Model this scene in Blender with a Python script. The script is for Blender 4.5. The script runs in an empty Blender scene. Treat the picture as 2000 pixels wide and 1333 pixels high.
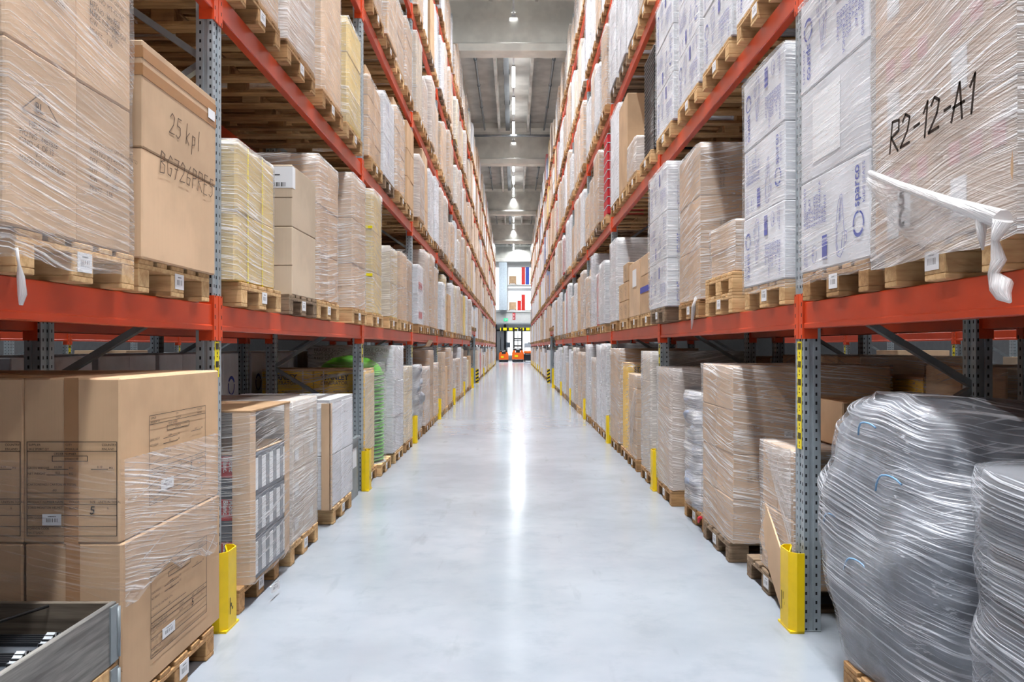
import bpy, math, random
from mathutils import Vector, Matrix, noise

rnd = random.Random(7)
scene = bpy.context.scene
COL = scene.collection

# ------------------------------------------------------------------ camera, world, lights, exposure
F = 1576.0            # focal length in pixels of the 2000 px wide frame
H = 1.57              # eye height
VX, VY = 1003.0, 678.0
cam_data = bpy.data.cameras.new('camera')
cam_data.sensor_width = 36.0
cam_data.lens = F * 36.0 / 2000.0
cam_data.shift_x = -(VX - 1000.0) / 2000.0
cam_data.shift_y = (VY - 666.5) / 2000.0
cam_data.clip_end = 400
cam = bpy.data.objects.new('camera', cam_data)
cam.location = (0, 0, H)
cam.rotation_euler = (math.pi / 2, 0, 0)
COL.objects.link(cam)
scene.camera = cam

scene.view_settings.view_transform = 'Standard'
scene.view_settings.look = 'None'
scene.view_settings.gamma = 1.0
scene.view_settings.use_curve_mapping = False
scene.view_settings.exposure = 0.28
scene.cycles.use_denoising = True
scene.cycles.use_adaptive_sampling = True
scene.cycles.adaptive_threshold = 0.06
scene.cycles.adaptive_min_samples = 20
scene.cycles.max_bounces = 6
scene.cycles.diffuse_bounces = 3
scene.cycles.glossy_bounces = 3
scene.cycles.transparent_max_bounces = 8
scene.cycles.sample_clamp_indirect = 6.0

world = bpy.data.worlds.new('hall_air')
scene.world = world
world.use_nodes = True
world.node_tree.nodes['Background'].inputs[0].default_value = (0.90, 0.94, 1.0, 1)
world.node_tree.nodes['Background'].inputs[1].default_value = 0.34

LIGHT_Z = H + 10.15
LIGHT_Y = [s + o for s in (-16.2, -1.1, 14.0, 29.1, 44.2, 59.3, 74.4) for o in (0.0, 3.6, 7.1, 10.7)]
LIGHT_W = 215.0
for ly in LIGHT_Y:
    ld = bpy.data.lights.new('ceiling_tube', 'AREA')
    ld.shape = 'RECTANGLE'
    ld.size, ld.size_y = 0.22, 2.3
    ld.energy = LIGHT_W
    ld.spread = math.radians(92)
    ld.color = (0.95, 0.975, 1.0)
    lo = bpy.data.objects.new('ceiling_tube', ld)
    lo.location = (0.0, ly + 1.15, LIGHT_Z - 0.06)
    COL.objects.link(lo)
    ud = bpy.data.lights.new('ceiling_tube_uplight', 'AREA')     # the share of the lamp's light that leaves upwards
    ud.shape = 'RECTANGLE'
    ud.size, ud.size_y = 0.12, 2.3
    ud.energy = 9.0
    ud.color = (0.97, 0.985, 1.0)
    uo = bpy.data.objects.new('ceiling_tube_uplight', ud)
    uo.location = (0.0, ly + 1.15, LIGHT_Z + 0.09)
    uo.rotation_euler = (math.pi, 0, 0)
    COL.objects.link(uo)
# the neighbouring aisles have the same lamps
for sx in (-5.7, 5.6):
    for ly in (-6, 2, 10, 18, 26):
        ld = bpy.data.lights.new('neighbour_tube', 'AREA')
        ld.shape = 'RECTANGLE'
        ld.size, ld.size_y = 0.3, 7.0
        ld.energy = 420.0
        ld.color = (0.95, 0.975, 1.0)
        lo = bpy.data.objects.new('neighbour_tube', ld)
        lo.location = (sx, ly + 3.5, LIGHT_Z - 0.06)
        COL.objects.link(lo)

# fill lights added to brighten the far end, no fixtures stand for them
for sx in (-5.0, 0.5, 5.0):
    for ly in (80.0, 86.0):
        ld = bpy.data.lights.new('end_zone_fill', 'AREA')
        ld.shape = 'RECTANGLE'
        ld.size, ld.size_y = 0.4, 4.0
        ld.energy = 380.0
        ld.color = (0.95, 0.975, 1.0)
        lo = bpy.data.objects.new('end_zone_fill', ld)
        lo.location = (sx, ly, LIGHT_Z + 0.1)
        COL.objects.link(lo)

# ------------------------------------------------------------------ material helpers
def lin(r, g, b):
    f = lambda c: (c / 255 / 12.92) if c / 255 <= 0.04045 else ((c / 255 + 0.055) / 1.055) ** 2.4
    return (f(r), f(g), f(b), 1.0)

class NT:
    def __init__(self, name):
        self.m = bpy.data.materials.new(name)
        self.m.use_nodes = True
        self.t = self.m.node_tree
        self.t.nodes.clear()
        self.out = self.n('ShaderNodeOutputMaterial')
    def n(self, typ, **kw):
        nd = self.t.nodes.new(typ)
        for k, v in kw.items():
            setattr(nd, k, v)
        return nd
    def l(self, a, b):
        self.t.links.new(a, b)
    def val(self, sock, v):
        if hasattr(v, 'is_output'):
            self.l(v, sock)
        else:
            sock.default_value = v
    def math(self, op, a, b=0.0, c=None, clamp=False):
        nd = self.n('ShaderNodeMath', operation=op, use_clamp=clamp)
        self.val(nd.inputs[0], a)
        self.val(nd.inputs[1], b)
        if c is not None:
            self.val(nd.inputs[2], c)
        return nd.outputs[0]
    def noise(self, vec, scale, detail=2.0, rough=0.5):
        nd = self.n('ShaderNodeTexNoise')
        if vec is not None:
            self.l(vec, nd.inputs['Vector'])
        nd.inputs['Scale'].default_value = scale
        nd.inputs['Detail'].default_value = detail
        nd.inputs['Roughness'].default_value = rough
        return nd.outputs['Fac']
    def ramp(self, fac, lo, hi, a=0.0, b=1.0):
        nd = self.n('ShaderNodeMapRange')
        nd.interpolation_type = 'SMOOTHSTEP'
        self.val(nd.inputs[0], fac)
        nd.inputs[1].default_value, nd.inputs[2].default_value = lo, hi
        nd.inputs[3].default_value, nd.inputs[4].default_value = a, b
        return nd.outputs[0]
    def mix(self, fac, a, b):
        nd = self.n('ShaderNodeMix', data_type='RGBA')
        self.val(nd.inputs[0], fac)
        self.val(nd.inputs[6], a)
        self.val(nd.inputs[7], b)
        return nd.outputs[2]
    def coord(self, which='Object'):
        return self.n('ShaderNodeTexCoord').outputs[which]
    def mapping(self, vec, scale=(1, 1, 1), rot=(0, 0, 0), loc=(0, 0, 0)):
        nd = self.n('ShaderNodeMapping')
        self.l(vec, nd.inputs[0])
        nd.inputs[1].default_value, nd.inputs[2].default_value, nd.inputs[3].default_value = loc, rot, scale
        return nd.outputs[0]
    def principled(self, color, rough=0.5, metal=0.0, spec=0.5, normal=None, **kw):
        p = self.n('ShaderNodeBsdfPrincipled')
        self.val(p.inputs['Base Color'], color)
        self.val(p.inputs['Roughness'], rough)
        self.val(p.inputs['Metallic'], metal)
        p.inputs['Specular IOR Level'].default_value = spec
        if normal is not None:
            self.l(normal, p.inputs['Normal'])
        return p
    def bump(self, h, strength=0.3, dist=0.01):
        b = self.n('ShaderNodeBump')
        self.l(h, b.inputs['Height'])
        b.inputs['Strength'].default_value = strength
        b.inputs['Distance'].default_value = dist
        return b.outputs[0]
    def done(self, shader):
        self.l(shader, self.out.inputs[0])
        return self.m

def plain(name, rgb, rough=0.5, metal=0.0, spec=0.5, var=0.12, scale=6.0):
    t = NT(name)
    c = lin(*rgb)
    d = tuple(x * (1 - var) for x in c[:3]) + (1,)
    nz = t.noise(t.coord('Object'), scale, 3)
    col = t.mix(t.ramp(nz, 0.35, 0.65), d, c)
    return t.done(t.principled(col, rough, metal, spec).outputs[0])

def cardboard(name, rgb, rough=0.72):
    t = NT(name)
    c = lin(*rgb)
    oc = t.coord('Object')
    n1 = t.noise(oc, 3.0, 4)
    n2 = t.noise(t.mapping(oc, (220, 220, 2)), 1.0, 1)     # flutes of the board
    rand = t.n('ShaderNodeObjectInfo').outputs['Random']
    a = tuple(x * 0.86 for x in c[:3]) + (1,)
    b = tuple(min(1, x * 1.06) for x in c[:3]) + (1,)
    col = t.mix(t.ramp(n1, 0.3, 0.7), a, b)
    col = t.mix(t.math('MULTIPLY', t.ramp(n2, 0.45, 0.75), 0.10), col, tuple(x * 0.7 for x in c[:3]) + (1,))
    k = t.math('MULTIPLY_ADD', rand, 0.22, 0.88)
    hs = t.n('ShaderNodeHueSaturation')
    t.l(col, hs.inputs['Color'])
    t.l(k, hs.inputs['Value'])
    return t.done(t.principled(hs.outputs[0], rough, 0, 0.35, t.bump(n1, 0.05, 0.02)).outputs[0])

def streaks(t, vec, slope_a=0.10, slope_b=-0.22):  # whitish film folds, with their highlights painted in as streaks
    s = t.n('ShaderNodeSeparateXYZ')
    t.l(vec, s.inputs[0])
    u, v = s.outputs[0], s.outputs[1]
    rand = t.n('ShaderNodeObjectInfo').outputs['Random']
    off = t.math('MULTIPLY', rand, 37.0)
    wob = t.math('MULTIPLY', t.noise(vec, 1.1, 1), 0.10)
    def layer(slope, su, sv, lo, hi, shift):
        c = t.n('ShaderNodeCombineXYZ')
        t.l(t.math('MULTIPLY_ADD', u, su, off), c.inputs[0])
        vv = t.math('ADD', t.math('ADD', t.math('MULTIPLY', u, slope), v), wob)
        t.l(t.math('MULTIPLY', vv, sv), c.inputs[1])
        t.l(t.math('ADD', off, shift), c.inputs[2])
        nz = t.noise(c.outputs[0], 1.0, 2, 0.6)
        return t.ramp(nz, lo, hi), nz
    dom = t.math('MULTIPLY_ADD', rand, 0.36, -0.18)
    a, na = layer(dom, 0.9, 70.0, 0.53, 0.68, 0.0)
    b, nb = layer(t.math('ADD', dom, 0.05), 1.4, 120.0, 0.53, 0.66, 5.0)
    c_, nc = layer(t.math('MULTIPLY', dom, -1.6), 2.0, 90.0, 0.62, 0.72, 9.0)
    p = t.noise(vec, 2.4, 2)
    patch = t.ramp(p, 0.34, 0.62, 0.25, 1.0)
    st = t.math('MULTIPLY', t.math('MAXIMUM', t.math('MAXIMUM', a, t.math('MULTIPLY', b, 0.85)), t.math('MULTIPLY', c_, 0.7)), patch)
    fl = t.noise(t.mapping(vec, (12, 40, 1)), 1.0, 2, 0.65)
    p2 = t.ramp(t.noise(t.mapping(vec, (1, 1, 1), (0, 0, 0), (7, 3, 0)), 3.5, 1), 0.46, 0.64)
    st = t.math('MAXIMUM', st, t.math('MULTIPLY', t.math('MULTIPLY', t.ramp(fl, 0.56, 0.70), p2), 0.5))  # flecks: sparkle highlights painted white on the crumpled film
    return st, t.math('ADD', t.math('ADD', na, nb), t.math('MULTIPLY', nc, 0.6))

def film(name, base=0.2, gain=0.6, rgb=(240, 239, 240), rough=0.2):
    t = NT(name)
    st, hgt = streaks(t, t.coord('UV'))
    alpha = t.math('MULTIPLY_ADD', st, gain, base, clamp=True)
    p = t.principled(lin(*rgb), rough, 0, 0.7, t.bump(hgt, 0.55, 0.012))
    tr = t.n('ShaderNodeBsdfTransparent')
    mx = t.n('ShaderNodeMixShader')
    t.l(alpha, mx.inputs[0])
    t.l(tr.outputs[0], mx.inputs[1])
    t.l(p.outputs[0], mx.inputs[2])
    return t.done(mx.outputs[0])

def wrapped(name, rgb, k=0.6):
    """opaque goods with the film lying tight on them (far section of the racks)"""
    t = NT(name)
    st, hgt = streaks(t, t.coord('UV'))
    fac = t.math('MULTIPLY_ADD', st, 0.5, k * 0.22, clamp=True)
    col = t.mix(fac, lin(*rgb), lin(232, 232, 236))
    return t.done(t.principled(col, 0.3, 0, 0.5, t.bump(hgt, 0.4, 0.012)).outputs[0])

def wood(name, rgb_a, rgb_b, rough=0.75, grain=(3.0, 26, 26)):
    t = NT(name)
    oc = t.coord('Object')
    n1 = t.noise(t.mapping(oc, grain), 1.0, 4, 0.65)
    n2 = t.noise(oc, 5.0, 3)
    rand = t.n('ShaderNodeObjectInfo').outputs['Random']
    col = t.mix(t.ramp(n1, 0.32, 0.68), lin(*rgb_a), lin(*rgb_b))
    col = t.mix(t.ramp(n2, 0.55, 0.75, 0, 0.35), col, tuple(x * 0.55 for x in lin(*rgb_a)[:3]) + (1,))
    hs = t.n('ShaderNodeHueSaturation')
    t.l(col, hs.inputs['Color'])
    t.l(t.math('MULTIPLY_ADD', rand, 0.35, 0.8), hs.inputs['Value'])
    return t.done(t.principled(hs.outputs[0], rough, 0, 0.3, t.bump(n1, 0.2, 0.004)).outputs[0])

def perforated(name, rgb, rough, metal, spec, cy, cx, pitch=0.05):
    """sheet steel with rows of slots: cy slot rows across the aisle face, cx across the side face"""
    t = NT(name)
    oc = t.coord('Object')
    s = t.n('ShaderNodeSeparateXYZ'); t.l(oc, s.inputs[0])
    g = t.n('ShaderNodeNewGeometry')
    nm = t.n('ShaderNodeSeparateXYZ'); t.l(g.outputs['Normal'], nm.inputs[0])
    fz = t.math('FRACT', t.math('DIVIDE', s.outputs[2], pitch))
    inz = t.math('LESS_THAN', fz, 0.36)
    hit = None
    for axis, centres, nax in ((1, cy, 0), (0, cx, 1)):
        face = t.math('GREATER_THAN', t.math('ABSOLUTE', nm.outputs[nax]), 0.8)
        for c in centres:
            d = t.math('LESS_THAN', t.math('ABSOLUTE', t.math('SUBTRACT', s.outputs[axis], c)), 0.0052)
            h = t.math('MULTIPLY', d, face)
            hit = h if hit is None else t.math('MAXIMUM', hit, h)
    hit = t.math('MULTIPLY', hit, inz)
    nz = t.noise(oc, 9.0, 3)
    c = lin(*rgb)
    col = t.mix(t.ramp(nz, 0.35, 0.65), tuple(x * 0.82 for x in c[:3]) + (1,), c)
    col = t.mix(hit, col, (0.012, 0.012, 0.014, 1))
    return t.done(t.principled(col, t.math('MAXIMUM', rough, hit), t.math('MULTIPLY', metal, t.math('SUBTRACT', 1.0, hit)), spec).outputs[0])

def barcode(name):
    t = NT(name)
    g = t.coord('Generated')
    s = t.n('ShaderNodeSeparateXYZ'); t.l(g, s.inputs[0])
    y, z = s.outputs[1], s.outputs[2]
    c = t.n('ShaderNodeCombineXYZ'); t.l(t.math('MULTIPLY', y, 34.0), c.inputs[0])
    bars = t.math('GREATER_THAN', t.noise(c.outputs[0], 1.0, 0), 0.5)
    def box(lo_y, hi_y, lo_z, hi_z):
        a = t.math('MULTIPLY', t.math('GREATER_THAN', y, lo_y), t.math('LESS_THAN', y, hi_y))
        b = t.math('MULTIPLY', t.math('GREATER_THAN', z, lo_z), t.math('LESS_THAN', z, hi_z))
        return t.math('MULTIPLY', a, b)
    m = t.math('MULTIPLY', box(0.2, 0.8, 0.28, 0.62), bars)
    c2 = t.n('ShaderNodeCombineXYZ'); t.l(t.math('MULTIPLY', y, 60.0), c2.inputs[0])
    m2 = t.math('MULTIPLY', box(0.3, 0.72, 0.74, 0.82), t.math('GREATER_THAN', t.noise(c2.outputs[0], 1.0, 0), 0.46))
    col = t.mix(t.math('MAXIMUM', m, m2), lin(236, 238, 242), lin(40, 42, 48))
    return t.done(t.principled(col, 0.4).outputs[0])

def emission(name, rgb, strength):
    t = NT(name)
    e = t.n('ShaderNodeEmission')
    e.inputs[0].default_value = rgb + (1,)
    e.inputs[1].default_value = strength
    return t.done(e.outputs[0])

M = {}
M['brown'] = cardboard('kraft_brown', (198, 164, 129))
M['tan'] = cardboard('kraft_tan', (209, 177, 144))
M['deep'] = cardboard('kraft_deep', (178, 144, 109))
M['grey_tan'] = cardboard('kraft_grey', (203, 184, 160))
M['cream'] = cardboard('board_cream', (224, 205, 170))
M['yellowish'] = cardboard('board_yellow', (214, 186, 118))
M['white'] = cardboard('board_white', (226, 228, 234), 0.6)
M['stanley'] = cardboard('board_signal_yellow', (240, 190, 20), 0.5)
M['red'] = cardboard('board_red', (186, 30, 44), 0.5)
M['slate'] = cardboard('board_slate', (92, 98, 110), 0.5)
M['tape'] = plain('parcel_tape', (172, 128, 88), 0.25, 0, 0.5, 0.1)
M['film'] = film('stretch_film', 0.20, 0.75)
M['film_thin'] = film('stretch_film_thin', 0.12, 0.55)
M['film_clear'] = film('stretch_film_clear', 0.05, 0.16)
M['film_thick'] = film('stretch_film_thick', 0.38, 0.62)
M['film_rope'] = film('stretch_film_rope', 0.66, 0.34)
M['film_grey'] = film('stretch_film_grey', 0.16, 0.80, (226, 230, 238), 0.18)
M['wood_new'] = wood('pallet_wood_new', (184, 144, 98), (218, 182, 134))
M['wood_mid'] = wood('pallet_wood_used', (146, 108, 70), (186, 146, 100))
M['wood_old'] = wood('pallet_wood_old', (112, 92, 72), (156, 134, 110))
M['wood_weathered_shaded'] = wood('weathered_end_board_shaded', (74, 66, 58), (112, 102, 90), grain=(1.6, 30, 30))  # weathered wood darkened to put the crate's inner shade into its colour
M['wood_weathered'] = wood('weathered_board', (104, 101, 98), (150, 147, 142), grain=(30, 1.6, 30))
M['steel'] = perforated('galvanised_upright', (168, 178, 184), 0.45, 0.35, 0.5, (-0.042, 0.042), (-0.028, 0.028))
M['steel_plain'] = plain('galvanised_brace', (140, 147, 150), 0.45, 0.4, 0.5, 0.2)
M['orange'] = plain('beam_orange', (203, 66, 30), 0.32, 0, 0.5, 0.10, 3.0)
M['connector'] = perforated('connector_orange', (226, 78, 34), 0.35, 0.0, 0.5, (-0.048, 0.048), (), 0.06)
M['yellow'] = plain('guard_yellow', (242, 206, 8), 0.38, 0, 0.5, 0.06, 12)
M['black'] = plain('black_plastic', (22, 23, 25), 0.45)
M['dark_metal'] = plain('dark_metal', (46, 48, 52), 0.4, 0.3)
M['ink'] = plain('black_ink', (38, 34, 32), 0.6)
M['ink_brown'] = plain('faded_ink', (88, 66, 48), 0.7)
M['marker'] = plain('marker_ink', (20, 14, 14), 0.35)
M['pencil'] = plain('pen_ink', (92, 72, 58), 0.6)
M['blue_ink'] = plain('blue_ink', (66, 76, 168), 0.6)
M['ring_ink'] = plain('ring_ink', (40, 66, 170), 0.5)
M['paper'] = plain('white_paper', (238, 240, 243), 0.5, 0, 0.4, 0.03)
M['barcode'] = barcode('barcode_label')
M['label_yellow'] = plain('label_yellow', (246, 226, 20), 0.4, 0, 0.5, 0.03)
M['truck_orange'] = plain('truck_orange', (246, 106, 22), 0.35, 0, 0.5, 0.05)
M['green'] = plain('tub_green', (112, 208, 70), 0.4, 0, 0.5, 0.08)
M['green_lid'] = plain('hood_green', (92, 178, 40), 0.5, 0, 0.5, 0.1)
M['blue'] = plain('crate_blue', (52, 84, 190), 0.5)
M['strap_blue'] = plain('strap_blue', (120, 165, 205), 0.4)
M['pink'] = plain('faded_pink', (206, 140, 140), 0.6)
M['crate_red'] = plain('crate_red', (226, 48, 38), 0.5)
M['bag_dark'] = plain('bag_dark_grey', (74, 78, 86), 0.3, 0, 0.6, 0.5, 9)
M['bag_mid'] = plain('bag_mid_grey', (118, 124, 134), 0.3, 0, 0.6, 0.45, 8)
M['bag_grey'] = plain('bag_grey', (146, 152, 162), 0.3, 0, 0.6, 0.35, 8)
M['bag_blue'] = plain('bag_blue_grey', (150, 160, 182), 0.35, 0, 0.6, 0.3, 10)
M['bag_black'] = plain('bag_black', (38, 38, 42), 0.28, 0, 0.6, 0.3, 8)
M['part_grey'] = plain('moulded_grey', (126, 132, 140), 0.3, 0, 0.5, 0.15)
M['part_white'] = plain('moulded_white', (196, 202, 208), 0.35)
M['concrete'] = plain('ceiling_concrete', (226, 225, 217), 0.85, 0, 0.2, 0.14, 2.0)
M['concrete_dark'] = plain('slab_concrete', (206, 204, 198), 0.85, 0, 0.2, 0.22, 1.4)
M['pipe'] = plain('sprinkler_pipe', (150, 156, 160), 0.35, 0.6)
M['duct'] = plain('cable_duct', (120, 126, 130), 0.5, 0.2)
M['wall_white'] = plain('wall_white', (236, 238, 240), 0.6, 0, 0.3, 0.03)
M['wall_grey'] = plain('wall_grey', (206, 208, 208), 0.6, 0, 0.3, 0.05)
M['wall_dark'] = plain('wall_dark', (92, 94, 97), 0.7)
M['column_grey'] = plain('column_blue_grey', (168, 180, 190), 0.5)
M['sign_green'] = emission('exit_sign_green', (0.05, 0.75, 0.35), 1.2)
M['sign_red'] = plain('sign_red', (214, 30, 40), 0.4)
M['tube'] = emission('lamp_diffuser', (0.93, 0.97, 1.0), 16.0)
M['lamp_body'] = plain('lamp_body', (200, 204, 208), 0.4)
M['window_glow'] = emission('daylight_window', (0.93, 0.97, 1.0), 1.6)
M['wrap_brown'] = wrapped('wrapped_brown', (198, 162, 124))
M['wrap_white'] = wrapped('wrapped_white', (220, 221, 226))
M['wrap_tan'] = wrapped('wrapped_tan', (206, 176, 142), 0.9)
M['wrap_deep'] = wrapped('wrapped_deep', (176, 134, 98), 0.4)
M['wrap_red'] = wrapped('wrapped_red', (196, 60, 66), 0.5)
M['wrap_blue'] = wrapped('wrapped_blue', (120, 134, 178), 0.5)

def floor_material():
    t = NT('polished_concrete')
    oc = t.coord('Object')
    n1 = t.noise(oc, 0.55, 5, 0.6)
    n2 = t.noise(oc, 3.2, 6, 0.65)
    n3 = t.noise(t.mapping(oc, (7, 1.2, 1), (0, 0, 0.5)), 1.0, 4)
    col = t.mix(t.ramp(n1, 0.3, 0.7), lin(141, 147, 156), lin(159, 165, 173))
    col = t.mix(t.ramp(n2, 0.48, 0.72, 0, 0.35), col, lin(128, 134, 142))
    col = t.mix(t.ramp(n3, 0.62, 0.74, 0, 0.3), col, lin(122, 125, 128))
    r = t.math('MULTIPLY_ADD', n2, 0.12, 0.10)
    return t.done(t.principled(col, r, 0, 0.28, t.bump(n2, 0.02, 0.01)).outputs[0])
M['floor'] = floor_material()

# ------------------------------------------------------------------ mesh helpers
class MB:
    def __init__(self):
        self.v, self.f, self.mi, self.uv, self.smooth = [], [], [], [], []
        self.cur = 0
    def face(self, idx, uv=None, sm=False):
        self.f.append(tuple(idx)); self.mi.append(self.cur); self.uv.append(uv); self.smooth.append(sm)
    def box(self, x0, x1, y0, y1, z0, z1, uvs=False):
        b = len(self.v)
        self.v += [(x, y, z) for z in (z0, z1) for y in (y0, y1) for x in (x0, x1)]
        P = self.v
        for q in ((0, 2, 3, 1), (4, 5, 7, 6), (0, 1, 5, 4), (2, 6, 7, 3), (0, 4, 6, 2), (1, 3, 7, 5)):
            uv = [(P[b + i][0] + P[b + i][1], P[b + i][2]) for i in q] if uvs else None
            self.face([b + i for i in q], uv)
        return self
    def cbox(self, x0, x1, y0, y1, z0, z1, c=0.006):
        """box with chamfered edges"""
        c = min(c, (x1 - x0) * .3, (y1 - y0) * .3, (z1 - z0) * .3)
        b = len(self.v)
        lo, hi = (x0, y0, z0), (x1, y1, z1)
        idx = {}
        for sx in (0, 1):
            for sy in (0, 1):
                for sz in (0, 1):
                    s = (sx, sy, sz)
                    for ax in range(3):
                        p = [0, 0, 0]
                        for k in range(3):
                            e = hi[k] if s[k] else lo[k]
                            p[k] = e if k == ax else (e - c if s[k] else e + c)
                        idx[(s, ax)] = len(self.v)
                        self.v.append(tuple(p))
        for ax in range(3):
            o1, o2 = (ax + 1) % 3, (ax + 2) % 3
            for sd in (0, 1):
                q = []
                for a, bb in ((0, 0), (1, 0), (1, 1), (0, 1)):
                    s = [0, 0, 0]; s[ax] = sd; s[o1] = a; s[o2] = bb
                    q.append(idx[(tuple(s), ax)])
                if not sd: q.reverse()
                self.face(q)
        for ax in range(3):
            o1, o2 = (ax + 1) % 3, (ax + 2) % 3
            for a in (0, 1):
                for bb in (0, 1):
                    s0 = [0, 0, 0]; s0[o1] = a; s0[o2] = bb; s1 = list(s0); s1[ax] = 1
                    q = [idx[(tuple(s0), o1)], idx[(tuple(s1), o1)], idx[(tuple(s1), o2)], idx[(tuple(s0), o2)]]
                    if a == bb: q.reverse()
                    self.face(q)
        for s in [(i, j, k) for i in (0, 1) for j in (0, 1) for k in (0, 1)]:
            q = [idx[(s, 0)], idx[(s, 1)], idx[(s, 2)]]
            if sum(s) % 2 == 0: q.reverse()
            self.face(q)
        return self
    def prism(self, prof, axis, a0, a1):
        """prof: list of 2D points; axis 'x': (y,z) along x, 'y': (x,z) along y, 'z': (x,y) along z"""
        b, n = len(self.v), len(prof)
        mk = {'x': lambda p, a: (a, p[0], p[1]), 'y': lambda p, a: (p[0], a, p[1]), 'z': lambda p, a: (p[0], p[1], a)}[axis]
        self.v += [mk(p, a0) for p in prof] + [mk(p, a1) for p in prof]
        for i in range(n):
            j = (i + 1) % n
            self.face((b + i, b + j, b + n + j, b + n + i))
        self.face(range(b + n - 1, b - 1, -1)); self.face(range(b + n, b + 2 * n))
        return self
    def bar(self, p0, p1, w, h, up=(0, 0, 1)):
        p0, p1 = Vector(p0), Vector(p1)
        d = (p1 - p0).normalized()
        s = d.cross(Vector(up))
        if s.length < 1e-4: s = d.cross(Vector((1, 0, 0)))
        s.normalize(); u = s.cross(d)
        b = len(self.v)
        for p in (p0, p1):
            for a, c in ((-1, -1), (1, -1), (1, 1), (-1, 1)):
                self.v.append(tuple(p + s * (a * w / 2) + u * (c * h / 2)))
        for q in ((0, 1, 2, 3), (7, 6, 5, 4), (0, 4, 5, 1), (1, 5, 6, 2), (2, 6, 7, 3), (3, 7, 4, 0)):
            self.face([b + i for i in q])
        return self
    def tube(self, pts, r, n=8, caps=True, uvs=False):
        pts = [Vector(p) for p in pts]
        rs = r if isinstance(r, (list, tuple)) else [r] * len(pts)
        b = len(self.v); ref = Vector((0.31, 0.2, 0.93)).normalized()
        L = 0.0; Ls = []
        for i, p in enumerate(pts):
            if i: L += (p - pts[i - 1]).length
            Ls.append(L)
            d = (pts[min(i + 1, len(pts) - 1)] - pts[max(i - 1, 0)]).normalized()
            s = d.cross(ref).normalized(); u = s.cross(d)
            for k in range(n):
                a = 2 * math.pi * k / n
                self.v.append(tuple(p + (s * math.cos(a) + u * math.sin(a)) * rs[i]))
        for i in range(len(pts) - 1):
            for k in range(n):
                k2 = (k + 1) % n
                uv = [(Ls[i], k * .03), (Ls[i], (k + 1) * .03), (Ls[i + 1], (k + 1) * .03), (Ls[i + 1], k * .03)] if uvs else None
                self.face((b + i * n + k, b + i * n + k2, b + (i + 1) * n + k2, b + (i + 1) * n + k), uv, True)
        if caps:
            self.face(range(b + n - 1, b - 1, -1)); e = b + (len(pts) - 1) * n
            self.face(range(e, e + n))
        return self
    def lathe(self, prof, cx, cy, n=20):
        """prof: (radius, z) from bottom to top"""
        b = len(self.v)
        for r, z in prof:
            for k in range(n):
                a = 2 * math.pi * k / n
                self.v.append((cx + r * math.cos(a), cy + r * math.sin(a), z))
        for i in range(len(prof) - 1):
            for k in range(n):
                k2 = (k + 1) % n
                self.face((b + i * n + k, b + i * n + k2, b + (i + 1) * n + k2, b + (i + 1) * n + k), None, True)
        self.face(range(b + n - 1, b - 1, -1)); e = b + (len(prof) - 1) * n
        self.face(range(e, e + n))
        return self
    def mesh(self, name, mats):
        me = bpy.data.meshes.new(name)
        me.from_pydata(self.v, [], self.f)
        for m in (mats if isinstance(mats, (list, tuple)) else [mats]):
            me.materials.append(M[m] if isinstance(m, str) else m)
        if any(self.mi): me.polygons.foreach_set('material_index', self.mi)
        if any(self.smooth): me.polygons.foreach_set('use_smooth', self.smooth)
        if any(u is not None for u in self.uv):
            lay = me.uv_layers.new(name='UVMap')
            flat = []
            for f, u in zip(self.f, self.uv):
                for i in range(len(f)): flat += list(u[i]) if u else [0.0, 0.0]
            lay.data.foreach_set('uv', flat)
        me.update()
        return me

def link(name, data, parent=None, loc=(0, 0, 0), rotz=0.0):
    o = bpy.data.objects.new(name, data)
    COL.objects.link(o)
    if parent is not None: o.parent = parent
    o.location = loc
    if rotz: o.rotation_euler = (0, 0, rotz)
    return o
def obj(name, mb, mats, parent=None, loc=(0, 0, 0), rotz=0.0):
    return link(name, mb.mesh(name, mats), parent, loc, rotz)
def tag(o, label, cat, group=None, kind=None):
    o['label'] = label; o['category'] = cat
    if group: o['group'] = group
    if kind: o['kind'] = kind
    return o
def thing(name, loc, label, cat, group=None, rotz=0.0):
    return tag(link(name, None, None, loc, rotz), label, cat, group)
def struct(name, mb, mats, loc=(0, 0, 0)):
    o = obj(name, mb, mats, None, loc); o['kind'] = 'structure'
    return o

# text: face 'L' = aisle face of the left rack (+X), 'R' = aisle face of the right rack (-X), 'C' = face towards the camera (-Y)
AXES = {'L': (Vector((0, 1, 0)), Vector((0, 0, 1)), Vector((1, 0, 0))),
        'R': (Vector((0, -1, 0)), Vector((0, 0, 1)), Vector((-1, 0, 0))),
        'C': (Vector((1, 0, 0)), Vector((0, 0, 1)), Vector((0, -1, 0)))}
def face_matrix(face, p, rot=0.0, off=0.002):
    a, b, n = AXES[face]
    c, s = math.cos(rot), math.sin(rot)
    x = a * c + b * s; y = b * c - a * s
    p = Vector(p) + n * off
    return Matrix(((x.x, y.x, n.x, p.x), (x.y, y.y, n.y, p.y), (x.z, y.z, n.z, p.z), (0, 0, 0, 1)))
def text(parent, s, face, p, size, mat, rot=0.0, name='printed_lettering', stretch=1.0, align='LEFT', off=0.002, spacing=1.0, bold=0.0):
    cu = bpy.data.curves.new(name, 'FONT')
    cu.body = s; cu.size = size; cu.align_x = align; cu.space_line = spacing; cu.offset = bold
    cu.resolution_u = 3
    cu.materials.append(M[mat])
    o = link(name, cu, parent)
    o.matrix_local = face_matrix(face, p, rot, off) @ Matrix.Diagonal((stretch, 1, 1, 1))
    return o
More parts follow.
